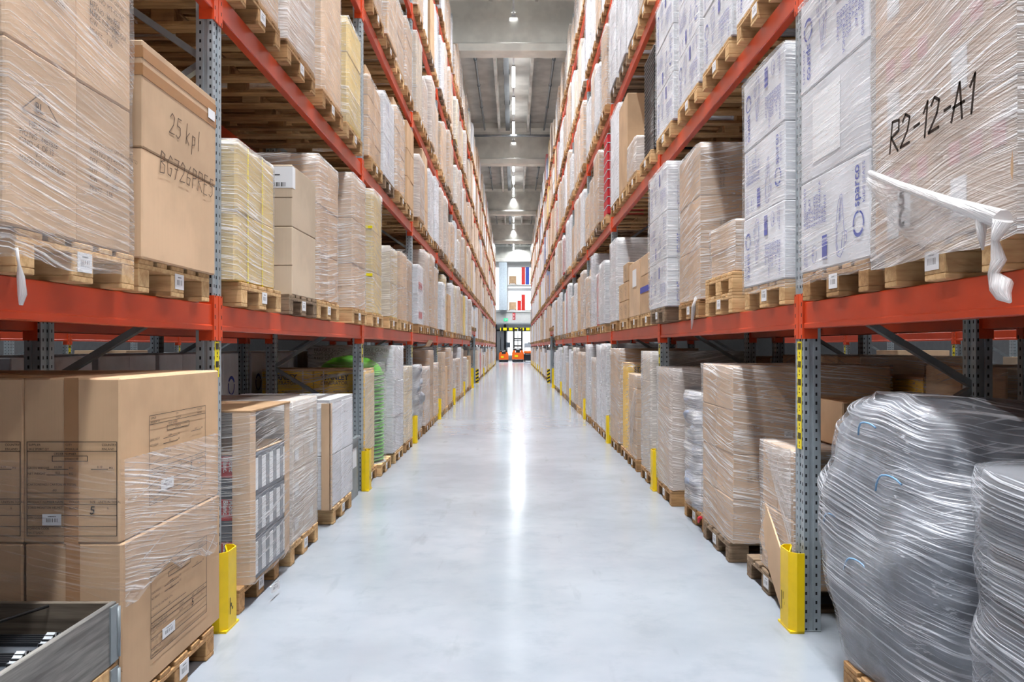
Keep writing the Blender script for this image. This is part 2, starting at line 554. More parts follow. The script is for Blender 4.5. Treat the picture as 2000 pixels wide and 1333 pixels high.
def marks(parent, face, p, items, mat, name='printed_frame', off=0.0015, rot=0.0):
    """items: rectangles (u0,u1,v0,v1) in the plane of the face"""
    mb = MB()
    for u0, u1, v0, v1 in items: mb.box(u0, u1, v0, v1, 0, 0.0006)
    o = obj(name, mb, mat, parent)
    o.matrix_local = face_matrix(face, p, rot, off)
    return o
def ribbon(mb, pts, w, z=0.0):
    for (x0, y0), (x1, y1) in zip(pts, pts[1:]):
        mb.bar((x0, y0, z), (x1, y1, z), w, 0.0008)
        mb.lathe([(w / 2, z - .0004), (w / 2, z + .0004)], x1, y1, 8)
GLYPH = {
 'R': [[(0, 0), (.05, 1), (.5, .95), (.52, .62), (.05, .5), (.55, 0)]],
 '2': [[(.02, .8), (.2, 1), (.48, .85), (.4, .5), (0, .05), (.55, .08)]],
 '-': [[(.05, .45), (.4, .48)]], '1': [[(.1, .7), (.32, 1), (.28, 0)]],
 'A': [[(0, 0), (.3, 1), (.55, 0)], [(.02, .4), (.6, .42)]],
 '5': [[(.5, .95), (.12, .95), (.1, .58), (.42, .55), (.48, .2), (.25, 0), (.02, .1)]],
 'k': [[(.05, 1), (.05, 0)], [(.38, .6), (.06, .3), (.4, 0)]],
 'p': [[(.05, .6), (.05, -.35)], [(.05, .55), (.35, .55), (.38, .2), (.05, .1)]],
 'l': [[(.1, 1), (.12, 0)]],
 'B': [[(.03, 0), (.05, 1), (.42, .9), (.4, .6), (.06, .52), (.48, .4), (.45, .05), (.03, 0)]],
 'G': [[(.5, .85), (.25, 1), (.02, .6), (.12, .1), (.42, .05), (.5, .42), (.3, .42)]],
 '7': [[(0, .95), (.5, .95), (.18, 0)], [(.08, .5), (.45, .5)]],
 '6': [[(.42, 1), (.08, .5), (.1, .08), (.4, .05), (.45, .4), (.1, .42)]],
 'P': [[(.05, 0), (.05, 1), (.45, .92), (.42, .55), (.06, .5)]],
 'E': [[(.48, 1), (.05, 1), (.05, 0), (.48, 0)], [(.05, .52), (.4, .52)]],
 'S': [[(.5, .9), (.2, 1), (.05, .75), (.45, .4), (.35, .05), (.02, .1)]],
 'C': [[(.5, .85), (.3, 1), (.04, .6), (.1, .12), (.35, 0), (.52, .15)]],
}
def handwriting(parent, s, face, p, size, w, mat, rot=0.0, off=0.002, slant=0.12, name='handwriting'):
    mb = MB(); x = 0
    for ch in s:
        if ch in GLYPH:
            for st in GLYPH[ch]:
                ribbon(mb, [((x + a + slant * b) * size, b * size) for a, b in st], w)
            x += 0.5 if ch in '-l1' else 0.72
        else: x += 0.4
    o = obj(name, mb, mat, parent)
    o.matrix_local = face_matrix(face, p, rot, off)
    return o
def sticker(parent, face, p, w, h, name='paper_label', mat='barcode', rot=0.0, off=0.003):
    mb = MB().box(0, 0.001, -w / 2, w / 2, -h / 2, h / 2)
    o = obj(name, mb, mat, parent)
    a, b, n = AXES[face]
    c, s = math.cos(rot), math.sin(rot)
    y = a * c + b * s; z = b * c - a * s
    q = Vector(p) + n * off
    o.matrix_local = Matrix(((n.x, y.x, z.x, q.x), (n.y, y.y, z.y, q.y), (n.z, y.z, z.z, q.z), (0, 0, 0, 1)))
    return o

# ------------------------------------------------------------------ layout
XL, XR = 1.66, 1.602                # aisle faces of the two racks
PITCH, PW, Y0 = 4.343, 0.132, 4.45  # bay pitch, upright width, near edge of the first upright in view
BEAM_H = 0.145
LEV = {-1: [0.0] + [H + z for z in (0.235, 2.01, 3.785, 5.555, 7.33)],
       1: [0.0] + [H + z for z in (0.245, 2.075, 3.905, 5.735, 7.565)]}
XF = {-1: XL, 1: XR}
SIDE = {-1: 'left', 1: 'right'}
def upright_y(k): return Y0 + PITCH * k
def YA(px, X):                       # distance at which the plane |x| = X shows at column px
    return F * X / abs(VX - px)
def ZA(py, Y):
    return H + (VY - py) * Y / F
ORD = ['first', 'second', 'third', 'fourth', 'fifth', 'sixth', 'seventh', 'eighth', 'ninth', 'tenth', 'eleventh', 'twelfth', 'thirteenth', 'fourteenth', 'fifteenth', 'sixteenth', 'seventeenth', 'eighteenth']
def lev_word(l): return 'floor level' if l == 0 else ORD[l - 1] + ' shelf'
def place_words(s, l, b, i): return f'{SIDE[s]} rack {lev_word(l)}, {ORD[b]} bay, {ORD[i]} from front'

# ------------------------------------------------------------------ room shell
struct('floor', MB().box(-40, 40, -25, 110, -0.2, 0.0), 'floor')
SLAB = H + 11.0
struct('wall_left', MB().box(-13.4, -13, -25, 96, 0, SLAB), 'wall_dark')
struct('wall_right', MB().box(13, 13.4, -25, 96, 0, SLAB), 'wall_dark')
struct('ceiling', MB().box(-40, 40, -25, 97, SLAB, SLAB + 0.3), 'concrete_dark')
SOFFIT = H + 9.0
n = 0
for yb in (-20.9, -5.7, 9.4, 24.5, 39.6, 54.8, 69.9, 85.0):
    n += 1
    prof = [(yb, SOFFIT), (yb + .62, SOFFIT), (yb + .62, SOFFIT + .22), (yb + .42, SOFFIT + .34), (yb + .40, SLAB - .4), (yb + .6, SLAB - .25), (yb + .6, SLAB),
            (yb + .02, SLAB), (yb + .02, SLAB - .25), (yb + .22, SLAB - .4), (yb + .20, SOFFIT + .34), (yb, SOFFIT + .22)]
    struct(f'ceiling_beam_{n}', MB().prism(prof, 'x', -40, 40), 'concrete')
n = 0
for xr in [-9.1 + 1.4 * i for i in range(14)]:
    n += 1
    struct(f'ceiling_rib_{n}', MB().prism([(xr - .07, SLAB), (xr - .05, SLAB - .42), (xr + .05, SLAB - .42), (xr + .07, SLAB)], 'y', -25, 97), 'concrete_dark')
for xp, rr, zz, nm, lab in ((-1.42, .045, SLAB - .3, 'sprinkler_pipe', 'grey sprinkler pipe running under the ceiling left of the lamps'),
                            (1.5, .045, SLAB - .3, 'sprinkler_pipe', 'grey sprinkler pipe running under the ceiling right of the lamps')):
    mb = MB().tube([(0, y, 0) for y in (-20, 20, 60, 96)], rr, 10)
    t = thing(nm, (xp, 0, zz), lab, 'pipe')
    obj('pipe_run', mb, 'pipe', t)
    for y in range(27, 96, 3):
        if min(abs(y - yb) for yb in (24.5, 39.6, 54.8, 69.9, 85)) > 1.0:
            obj('hanger', MB().box(-.02, .02, -.02, .02, 0, .3).tube([(0, -.06, 0), (0, .06, 0)], .07, 10), 'pipe', t, (0, y, 0))
mb = MB().tube([(x, 0, 0) for x in (-6, 0, 6)], .06, 10)
t = thing('cross_pipe', (0, 38.2, H + 10.0), 'horizontal grey pipe crossing the aisle in front of second ceiling beam', 'pipe')
obj('pipe_run', mb, 'pipe', t)
for x in (-2.5, 0.8, 3.5): obj('hanger', MB().box(x - .02, x + .02, -.02, .02, 0, 1.0), 'pipe', t)
t = thing('cable_duct', (-.28, 0, SLAB - .35), 'silver cable duct running along the ceiling beside the lamps', 'duct')
obj('duct_run', MB().box(-.1, .1, -20, 96, 0, .16), 'duct', t)
for y in range(28, 96, 4): obj('duct_hanger', MB().box(-.12, .12, y - .02, y + .02, .16, .35), 'duct', t)

# continuous lamp rows under the slab
t = thing('lamp_track', (0, 0, LIGHT_Z), 'thin white lamp track running down the middle of the ceiling', 'lamp track')
obj('rail', MB().box(-.03, .03, -18, 90, .02, .07), 'lamp_body', t)
for y in range(-16, 90, 5): obj('suspension_rod', MB().tube([(0, y, .07), (0, y, SLAB - LIGHT_Z)], .008, 6), 'lamp_body', t)
lamp_body = MB().box(-.06, .06, 0, 2.3, -.03, .02).mesh('housing', 'lamp_body')
lamp_diff = MB().cbox(-.05, .05, .02, 2.28, -.055, -.03, .01).mesh('diffuser', 'tube')
vis = [y for y in LIGHT_Y if y > 18]
for i, ly in enumerate(LIGHT_Y):
    lab = f'glowing tube lamp under the ceiling, {ORD[vis.index(ly)]} one visible along the aisle' if ly in vis and vis.index(ly) < 18 else f'glowing tube lamp hanging {ly:.0f} metres along the aisle ceiling'
    t = thing('tube_lamp', (0, ly, LIGHT_Z), lab, 'lamp', 'tube lamps in a row along the ceiling')
    link('housing', lamp_body, t); link('diffuser', lamp_diff, t)

# far end of the hall
struct('wall_end', MB().box(-40, 40, 96, 96.4, 0, SLAB), 'wall_white')
# mezzanine front
t = struct('trim_1', MB().box(-14, 14, 90.0, 90.6, 4.25, 5.55).box(-14, 14, 89.9, 90.0, 5.45, 5.65), 'wall_grey')
struct('ceiling_2', MB().box(-14, 14, 90.6, 96, 4.25, 4.45), 'wall_white')
struct('floor_2', MB().box(-14, 14, 90.6, 96, 5.3, 5.5), 'wall_grey')
struct('column_1', MB().box(-1.6, -.72, 89.0, 89.8, 0 + 5.65, SLAB), 'column_grey')
for i, (x0, x1, z0, z1) in enumerate(((-6, -1.7, 6.0, 11.0), (-.6, 2.2, 6.0, 8.2), (-.6, 2.2, 8.6, 11.0))):
    w = struct(f'window_{i + 1}', MB().box(x0, x1, 95.9, 95.95, z0, z1), 'window_glow')
for i, (x0, x1) in enumerate(((-4.5, -2.2), (-.7, 4.5))):
    struct(f'window_{i + 4}', MB().box(x0, x1, 95.9, 95.95, .6, 3.4), 'window_glow')
for i, x in enumerate((-2.1, -1.0, 2.6)):
    struct(f'trim_{i + 2}', MB().box(x - .12, x + .12, 95.5, 95.9, 0, 4.25), 'dark_metal')
struct('trim_5', MB().box(-14, 14, 95.6, 95.9, 3.45, 3.62), 'dark_metal')
t = thing('exit_sign', (-.86, 90.0, 4.45), 'small green exit sign on the grey end gallery', 'sign')
obj('panel', MB().box(-.22, .22, -.06, 0, 0, .3), 'sign_green', t)
obj('running_figure', MB().box(-.1, -.02, -.07, -.06, .06, .24).box(.04, .16, -.07, -.06, .12, .18), 'paper', t)
for k in range(2):
    t = thing('fire_sign', (.05, 90.0, 4.60 + k * .40), ('lower' if k == 0 else 'upper') + ' red and white safety sign on the grey end gallery', 'sign')
    obj('panel', MB().box(-.15, .15, -.03, 0, 0, .36), 'sign_red', t)
    obj('symbol', MB().box(-.08, .06, -.04, -.03, .08, .13).box(-.08, -.03, -.04, -.03, .13, .26).box(.0, .06, -.04, -.03, .2, .26), 'paper', t)
# goods stacked on the end gallery
for z, lvl in ((5.65, 'lower'), (8.6, 'upper')):
    t = thing('gallery_shelf', (1.0, 91.2, z - .13), f'{lvl} white gallery shelf carrying crates at the hall end', 'shelf')
    obj('deck', MB().box(-2.0, 2.0, -.6, .9, 0, .12), 'wall_grey', t)
    for x in (-1.9, 1.9):
        obj('post', MB().box(x - .05, x + .05, .8, .9, .12, 2.95), 'dark_metal', t)
    for j, (x, m, hh) in enumerate(((0.85, 'crate_red', 12 if lvl == 'upper' else 11), (1.31 if lvl == 'upper' else .40, 'crate_red' if lvl == 'lower' else 'blue', 12 if lvl == 'upper' else 7))):
        for q in range(hh):
            c = thing('stacking_crate', (x + .25, 91.2, z + q * .165), f'{"red" if m == "crate_red" else "blue"} stacking crate, number {q + 1} up in {"near" if j == 0 else "far"} {lvl} gallery stack'.replace('number ', ''), 'crate', 'stacked crates on the end gallery')
            mbc = MB().box(-.2, .2, -.25, .25, 0, .13)
            obj('crate_shell', mbc, m, c); obj('crate_rim', MB().box(-.22, .22, -.27, .27, .13, .16), m, c)
    c = thing('brown_carton', (.0, 91.1, z), f'brown carton beside the red crates on {lvl} end gallery', 'carton')
    obj('carton_shell', MB().cbox(-.5, .3, -.4, .4, .14, .95), 'brown', c)
    obj('skid', MB().box(-.5, .4, -.4, .4, 0, .04).box(-.5, -.4, -.4, .4, .04, .14).box(.2, .3, -.4, .4, .04, .14), 'wood_mid', c)

# ------------------------------------------------------------------ racks
def post_mesh(h, side):
    """section open towards the rack; local x=0 is the aisle face, +side is into the rack"""
    s = side
    pr = [(0, -.066), (0, -.018), (.012, -.012), (.012, .012), (0, .018), (0, .066), (.03, .066), (.034, .058), (.05, .058), (.054, .066), (.092, .066), (.092, .05), (.09, -.05), (.092, -.066), (.054, -.066), (.05, -.058), (.034, -.058), (.03, -.066)]
    pr = [(s * (a - .04), b) for a, b in pr]
    if s < 0: pr.reverse()
    return MB().prism(pr, 'z', 0, h).mesh('upright', 'steel')
def beam_mesh(length, side):
    s = side
    pr = [(0, .0), (-.006 * s, .004), (-.006 * s, .026), (0, .032), (0, BEAM_H - .004), (.004 * s, BEAM_H), (.05 * s, BEAM_H), (.05 * s, 0)]
    return MB().prism(pr, 'y', 0, length).mesh('beam', 'orange')
def connector_mesh(side, end):
    """hooked end plate: lies on the aisle face and wraps the flank; end -1: at the beam's near end"""
    s = side
    y0, y1 = (-.064, -.004) if end < 0 else (.004, .064)
    mb = MB().box(min(-.008 * s, 0), max(-.008 * s, 0), y0, y1, 0, .25)
    e = y1 if end > 0 else y0
    mb.box(min(0, .075 * s), max(0, .075 * s), e - .003 if end < 0 else e, e if end < 0 else e + .003, 0, .25)
    return mb.mesh('end_connector', 'connector')
POST_H = 10.6
CACHE = {}
def cached(key, fn):
    if key not in CACHE: CACHE[key] = fn()
    return CACHE[key]
def rack(side, xface, ks, levels, label, rear_bays=(), post_h=POST_H, depth=1.04, tunnel=None, labels_for=(), skip_beam=None, detail_to=3, skip_beams_bay=()):
    """levels: beam top heights; ks: uprights; the rack is one bolted thing"""
    s = side
    root = thing('pallet_rack', (s * xface, upright_y(ks[0]), 0), label, 'pallet rack', 'orange and grey pallet racks')
    oy = -upright_y(ks[0])
    pm = cached(('post', s, post_h), lambda: post_mesh(post_h, s))
    for k in ks:
        yc = upright_y(k) + PW / 2 + oy
        fr = link('upright_frame', None, root, (0, yc, 0))
        link('post', pm, fr, (s * .04, 0, 0)); link('post', pm, fr, (s * (depth - .052), 0, 0))
        for xx in (.045, depth - .045): obj('foot_plate', MB().box(s * xx - .045, s * xx + .045, -.075, .075, 0, .006), 'steel_plain', fr)
        z, d = .235, 1
        zmax = post_h if k <= detail_to else min(post_h, 3.2)
        while z < zmax - .7:
            a, b = (.06, depth - .06) if d == 0 else (depth - .06, .06)
            rise = .555 if z < 1.8 else .635
            obj('brace', MB().bar((s * a, .0, z), (s * b, .0, z + rise), .035, .05, (0, 1, 0)), 'steel_plain', fr)
            z += rise; d ^= 1
        if k in labels_for:
            n_l = 6 if s > 0 else 2
            z1 = 1.60
            st = obj('location_label', MB().box(-.0015, 0, -.035, .03, 0, .10 * n_l), 'label_yellow', fr, (-s * .0015, 0, z1 - .10 * n_l))
            it = []
            for q in range(n_l):
                zz = q * .10
                it += [(-.025, -.012, zz + .055, zz + .09), (-.009, -.004, zz + .055, zz + .09), (-.001, .010, zz + .055, zz + .09), (.013, .02, zz + .055, zz + .09)]
                it += [(-.008, .006, zz + .012, zz + .018), (-.006, .004, zz + .028, zz + .042)]
            marks(fr, 'L' if s < 0 else 'R', (-s * .0022, 0, z1 - .10 * n_l), it if s < 0 else [(-b, -a, c, e) for a, b, c, e in it], 'ink', 'location_code', .001)
    bm = cached(('beam', s), lambda: beam_mesh(PITCH - PW, s))
    cm = {e: cached(('conn', s, e), lambda e=e: connector_mesh(s, e)) for e in (-1, 1)}
    for k in ks[:-1]:
        for li, zt in enumerate(levels):
            z = zt
            if tunnel is not None and k == tunnel and li == 0: z = zt + .42
            y = upright_y(k) + PW + oy
            b = link('beam', bm, root, (s * .004, y, z - BEAM_H))
            link('end_connector', cm[1], b, (-s * .004, -PW / 2, -.055)); link('end_connector', cm[-1], b, (-s * .004, PITCH - PW / 2, -.055))
            if k in rear_bays and li < 3:
                rb = link('beam', cached(('beam', -s), lambda: beam_mesh(PITCH - PW, -s)), root, (s * (depth - .004), y, z - BEAM_H))
                link('end_connector', cached(('conn', -s, 1), lambda: connector_mesh(-s, 1)), rb, (s * .004, -PW / 2, -.055))
                link('end_connector', cached(('conn', -s, -1), lambda: connector_mesh(-s, -1)), rb, (s * .004, PITCH - PW / 2, -.055))
    return root
NEAR_K, FAR_K = list(range(-1, 8)), list(range(8, 17))
for s in (-1, 1):
    rack(s, XF[s], NEAR_K, LEV[s][1:], f'tall orange and grey pallet rack along the {SIDE[s]} side of the aisle', range(-1, 6), tunnel=6, labels_for=range(0, 7))
    rack(s, XF[s], FAR_K, LEV[s][1:], f'far section of the {SIDE[s]} pallet rack beyond the floor crossing', (), detail_to=-9)
    # row standing back to back with it, and the row across the next aisle
    rack(s, XF[s] + 1.26, [-1, 0, 1, 2, 3, 4], LEV[s][1:3], f'pallet rack standing back to back behind the {SIDE[s]} aisle rack', (), post_h=5.2, detail_to=9)
    rack(s, XF[s] + 1.26 + 1.04 + 3.3, [-1, 0, 1, 2, 3, 4], LEV[s][1:3], f'pallet rack across the neighbouring aisle seen through the {SIDE[s]} rack', (), post_h=5.2, detail_to=-9, labels_for=range(0, 5))
    # the bay between section one and two
    bm = cached(('beam', s), None)
    root = [o for o in bpy.data.objects if o.get('label', '').startswith(f'far section of the {SIDE[s]}')][0]
    for li, zt in enumerate(LEV[s][1:]):
        b = link('beam', cached(('beamb', s), lambda: beam_mesh(PITCH - PW - .006, s)), root, (s * .004, -PITCH + PW + .004, zt - BEAM_H))

# upright guards
def guard(s, k, xg=None):
    y = upright_y(k) + PW / 2
    x = s * (XF[s] - .012)
    t = thing('upright_guard', (x, y, 0), f'yellow steel guard at the foot of the {SIDE[s]} rack upright, {ORD[k]} along aisle', 'post guard', 'yellow guards at the rack feet')
    i, o = -s * .0, -s * .075
    prof = [(i, -.11), (o * .55, -.11), (o, -.065), (o, .065), (o * .55, .11), (i, .11), (i, .104), (o * .5, .104), (o * .92, .062), (o * .92, -.062), (o * .5, -.104), (i, -.104)]
    if s > 0: prof.reverse()
    obj('guard_shell', MB().prism(prof, 'z', .012, .44), 'yellow', t)
    obj('stiffener', MB().bar((o * .9, -.06, .225), (i, .1, .225), .006, .42), 'yellow', t)
    obj('base_plate', MB().box(min(i, o * 1.02), max(i, o * 1.02), -.105, .105, 0, .012), 'yellow', t)
    it = [(-.04 + .02 * q + rnd.uniform(-.01, .01), -.036 + .02 * q, .05 + rnd.uniform(0, .1), .06 + rnd.uniform(0.02, .14)) for q in range(4)]
    marks(t, 'L' if s < 0 else 'R', (o, 0, .02), it[:3], 'ink', 'scuff_mark')
for s in (-1, 1):
    for k in list(range(0, 7)) + list(range(9, 16)): guard(s, k)
    # striped post protection at the crossing
    for k in (7,):
        t = thing('striped_guard', (s * (XF[s] - .09), upright_y(k), 0), f'black and yellow striped barrier at the {SIDE[s]} rack crossing', 'post guard')
        obj('barrier_panel', MB().box(-.06, .06, -.02, .02, .0, .62), 'yellow', t)
        for q in range(4): obj('stripe', MB().bar((-.06, -.022, .05 + .15 * q), (.06, -.022, .13 + .15 * q), .006, .06), 'black', t)
        t = thing('waste_bin', (s * (XF[s] + .35), upright_y(6) + .75, 0), f'dark waste bin with coloured band in the {SIDE[s]} rack crossing', 'bin')
        obj('bin_body', MB().lathe([(.2, 0), (.26, .8)], 0, 0, 16), 'black', t); obj('bin_lid', MB().lathe([(.28, .8), (.28, .86), (.1, .92)], 0, 0, 16), 'dark_metal', t)
        obj('band', MB().lathe([(.255, .5), (.262, .62)], 0, 0, 16), 'blue' if s < 0 else 'truck_orange', t)
        t = thing('tall_yellow_guard', (s * (XF[s] - .05), upright_y(6) + .5, 0), f'tall yellow barrier beside the {SIDE[s]} rack crossing', 'post guard')
        obj('panel', MB().box(-.08, .08, -.03, .03, .02, .75), 'yellow', t); obj('foot', MB().box(-.1, .1, -.08, .08, 0, .02), 'yellow', t)

# ------------------------------------------------------------------ pallets
DECKS = [(-.40, -.255), (-.2175, -.1175), (-.0725, .0725), (.1175, .2175), (.255, .40)]
BLOCKS = [(-.4, -.3), (-.0725, .0725), (.3, .4)]
def pallet_meshes(tint):
    d = {}
    dx = .6
    d['deck'] = [cached(('deck', tint, round(b - a, 3)), lambda a=a, b=b: MB().cbox(-dx, dx, -(b - a) / 2, (b - a) / 2, 0, .022, .003).mesh('deck_board', tint)) for a, b in DECKS]
    d['stringer'] = cached(('str', tint), lambda: MB().cbox(-.0725, .0725, -.4, .4, 0, .022, .003).mesh('stringer_board', tint))
    d['block'] = [cached(('blk', tint, round(b - a, 3)), lambda a=a, b=b: MB().cbox(-.0725, .0725, -(b - a) / 2, (b - a) / 2, 0, .078, .003).mesh('block', tint)) for a, b in BLOCKS]
    d['skid'] = [cached(('skd', tint, round(b - a, 3)), lambda a=a, b=b: MB().cbox(-dx, dx, -(b - a) / 2, (b - a) / 2, 0, .022, .003).mesh('bottom_board', tint)) for a, b in BLOCKS]
    def whole_deck():
        mb = MB()
        for a, b in DECKS: mb.cbox(-dx, dx, a, b, .122, .144, .003)
        for x in (-.5275, 0, .5275): mb.cbox(x - .0725, x + .0725, -.4, .4, .1, .122, .003)
        return mb.mesh('deck', tint)
    def whole_base():
        mb = MB()
        for a, b in BLOCKS:
            mb.cbox(-dx, dx, a, b, 0, .022, .003)
            for x in (-.5275, 0, .5275): mb.cbox(x - .0725, x + .0725, a, b, .022, .1, .003)
        return mb.mesh('base', tint)
    d['whole_deck'] = cached(('wd', tint), whole_deck); d['whole_base'] = cached(('wb', tint), whole_base)
    return d
TINT_WORD = {'wood_new': 'pale new', 'wood_mid': 'light brown', 'wood_old': 'dark weathered'}
def pallet(s, xfront, yc, z, tint, label, detail, has_label=True, group='wooden pallets under the loads'):
    d = pallet_meshes(tint)
    t = thing('wooden_pallet', (s * (xfront + .6), yc, z + .0015), label, 'pallet', group)
    if detail:
        for (a, b), m in zip(DECKS, d['deck']): link('deck_board', m, t, (0, (a + b) / 2, .122))
        for x in (-.5275, 0, .5275): link('stringer_board', d['stringer'], t, (x, 0, .1))
        for (a, b), m, k in zip(BLOCKS, d['block'], d['skid']):
            link('bottom_board', k, t, (0, (a + b) / 2, 0))
            for x in (-.5275, 0, .5275): link('block', m, t, (x, (a + b) / 2, .022))
    else:
        link('deck', d['whole_deck'], t); link('base', d['whole_base'], t)
    if has_label:
        link('paper_label', cached('plabel', lambda: MB().box(-.001, .001, -.05, .05, -.036, .036).mesh('paper_label', 'barcode')), t, (-s * .602, rnd.uniform(-.03, .03), .074))
    return t

# ------------------------------------------------------------------ goods
def film_shell(dx, dy, h, z0, seed, top=True, wob=.008, cuts=10, ragged=.03, front=False):
    """wrinkled sleeve around a load of size dx * dy * h"""
    mb = MB(); r = .016
    per = []
    ex, ey = dx / 2 + .011, dy / 2 + .011
    def side(ax, ay, bx, by, n):
        for i in range(n): per.append((ax + (bx - ax) * i / n, ay + (by - ay) * i / n))
    side(-ex + r, -ey, ex - r, -ey, cuts); side(ex, -ey + r, ex, ey - r, cuts); side(ex - r, ey, -ex + r, ey, cuts); side(-ex, ey - r, -ex, -ey + r, cuts)
    n = len(per); rows = 12
    U = [0]
    for i in range(1, n + 1): U.append(U[-1] + math.dist(per[i - 1], per[i % n]))
    for j in range(rows + 1):
        for i, (x, y) in enumerate(per):
            z = z0 + (h - z0) * j / rows
            if j == 0: z += ragged * (noise.noise((x * 5 + seed, y * 5, seed)) if z0 < -.01 or z0 > .05 else .15 + .8 * abs(noise.noise((x * 5 + seed, y * 5, seed))))
            q = noise.noise((x * 2.2 + seed, y * 2.2 - seed, z * 3.1)) * wob + noise.noise((x * 7 - seed, y * 7, z * 9 + seed)) * wob * .6
            edge = 1.0 + max(-.002, q + wob * .6) / max(ex, ey)
            mb.v.append((x * edge, y * edge, z))
    for j in range(rows):
        for i in range(n):
            i2 = (i + 1) % n
            z_a, z_b = z0 + (h - z0) * j / rows, z0 + (h - z0) * (j + 1) / rows
            mb.face((j * n + i, j * n + i2, (j + 1) * n + i2, (j + 1) * n + i), [(U[i], z_a), (U[i + 1], z_a), (U[i + 1], z_b), (U[i], z_b)], True)
            if front and i < cuts: mb.mi[-1] = 1
    if top:
        b = len(mb.v); mb.v.append((0, 0, h + .006))
        for i in range(n):
            i2 = (i + 1) % n
            mb.face((rows * n + i, rows * n + i2, b), [(per[i][0], per[i][1]), (per[i2][0], per[i2][1]), (0, 0)], True)
    return mb
SEED = [0.0]
def load(s, xf, y0, y1, z0, z1, depth=1.14, grid=(2, 2, 3), mat='brown', film_mat='film', parts=True, label='', film_from=0.0, film_to=None, jitter=.004, cat='pallet load', group=None, name='wrapped_carton_load', wob=.008):
    """a stretch wrapped load that moves as one: cartons + film. returns (root, cartons by (ix,iy,iz)); ix 0 is the aisle side, iy 0 the near side"""
    w, h = y1 - y0, z1 - z0
    t = thing(name, (s * (xf + depth / 2), (y0 + y1) / 2, z0 + .003), label, cat, group)
    nx, ny, nz = grid
    cx, cy, cz = depth / nx, w / ny, h / nz
    got = {}
    if parts:
        me = MB().cbox(-cx / 2 + .002, cx / 2 - .002, -cy / 2 + .002, cy / 2 - .002, .001, cz - .001, .007).mesh('carton', mat)
        for iz in range(nz):
            for iy in range(ny):
                for ix in range(nx):
                    if 0 < ix < nx - 1 and 0 < iy < ny - 1 and iz < nz - 1: continue
                    got[(ix, iy, iz)] = link('carton', me, t, (s * (-depth / 2 + cx * (ix + .5)) + rnd.uniform(-jitter, jitter), -w / 2 + cy * (iy + .5) + rnd.uniform(-jitter, jitter) * .3, cz * iz))
    else:
        mb = MB()
        for iz in range(nz):
            for iy in range(ny):
                mb.cbox(-depth / 2, depth / 2, -w / 2 + cy * iy + .002, -w / 2 + cy * (iy + 1) - .002, cz * iz + .001, cz * (iz + 1) - .001, .006)
        obj('carton_stack', mb, mat, t)
    if film_mat:
        SEED[0] += 3.7
        mb = film_shell(depth, w, (h if film_to is None else film_to) + .004, film_from, SEED[0], top=film_to is None, wob=wob)
        obj('stretch_film', mb, film_mat, t)
    return t, got
def loose(s, xf, y0, y1, z0, z1, depth, mat, label, cat='carton', group=None, name='cardboard_carton', tapes=()):
    t = thing(name, (s * (xf + depth / 2), (y0 + y1) / 2, z0), label, cat, group)
    w, h = y1 - y0, z1 - z0
    obj('carton_shell', MB().cbox(-depth / 2, depth / 2, -w / 2, w / 2, .001, h, .008), mat, t)
    obj('flap_seam', MB().box(-depth / 2 + .02, depth / 2 - .02, -.03, .03, h, h + .0012), 'tape', t)
    return t
def aisle_x(s, depth): return -s * depth / 2     # local x of the face towards the aisle

OCC = set()          # (side, level, bay, slot) already filled by hand
def done(s, l, b, *slots):
    for i in slots: OCC.add((s, l, b, i))
def std_pallet(s, l, yc, tint, desc, xf=None, detail=True, z=None):
    return pallet(s, (XF[s] - .06) if xf is None else xf, yc, LEV[s][l] if z is None else z, tint, desc, detail)

PT = 0.144
def sp(s, l, b, i, y0, y1, ztop, mat, grid, film_mat, desc, xf=None, depth=1.14, tint='wood_mid', pal=True, pdesc=None, pyc=None, **kw):
    """a load placed by hand on its own pallet"""
    z = LEV[s][l]
    x = (XF[s] - .05) if xf is None else xf
    yc = (y0 + y1) / 2 if pyc is None else pyc
    if kw.get('film_from', 0) < 0: depth = 1.21
    if pal: pallet(s, x - .01 + (.014 if kw.get('film_from', 0) < 0 else 0), yc, z, tint, pdesc or f'{TINT_WORD[tint]} pallet on {place_words(s, l, b, i)}', (yc < 14))
    t, g = load(s, x, y0, y1, z + PT, ztop, depth, grid, mat, film_mat, True, desc, **kw)
    OCC.add((s, l, b, i))
    return t, g
def carton_w(mb_load, n): return mb_load / n

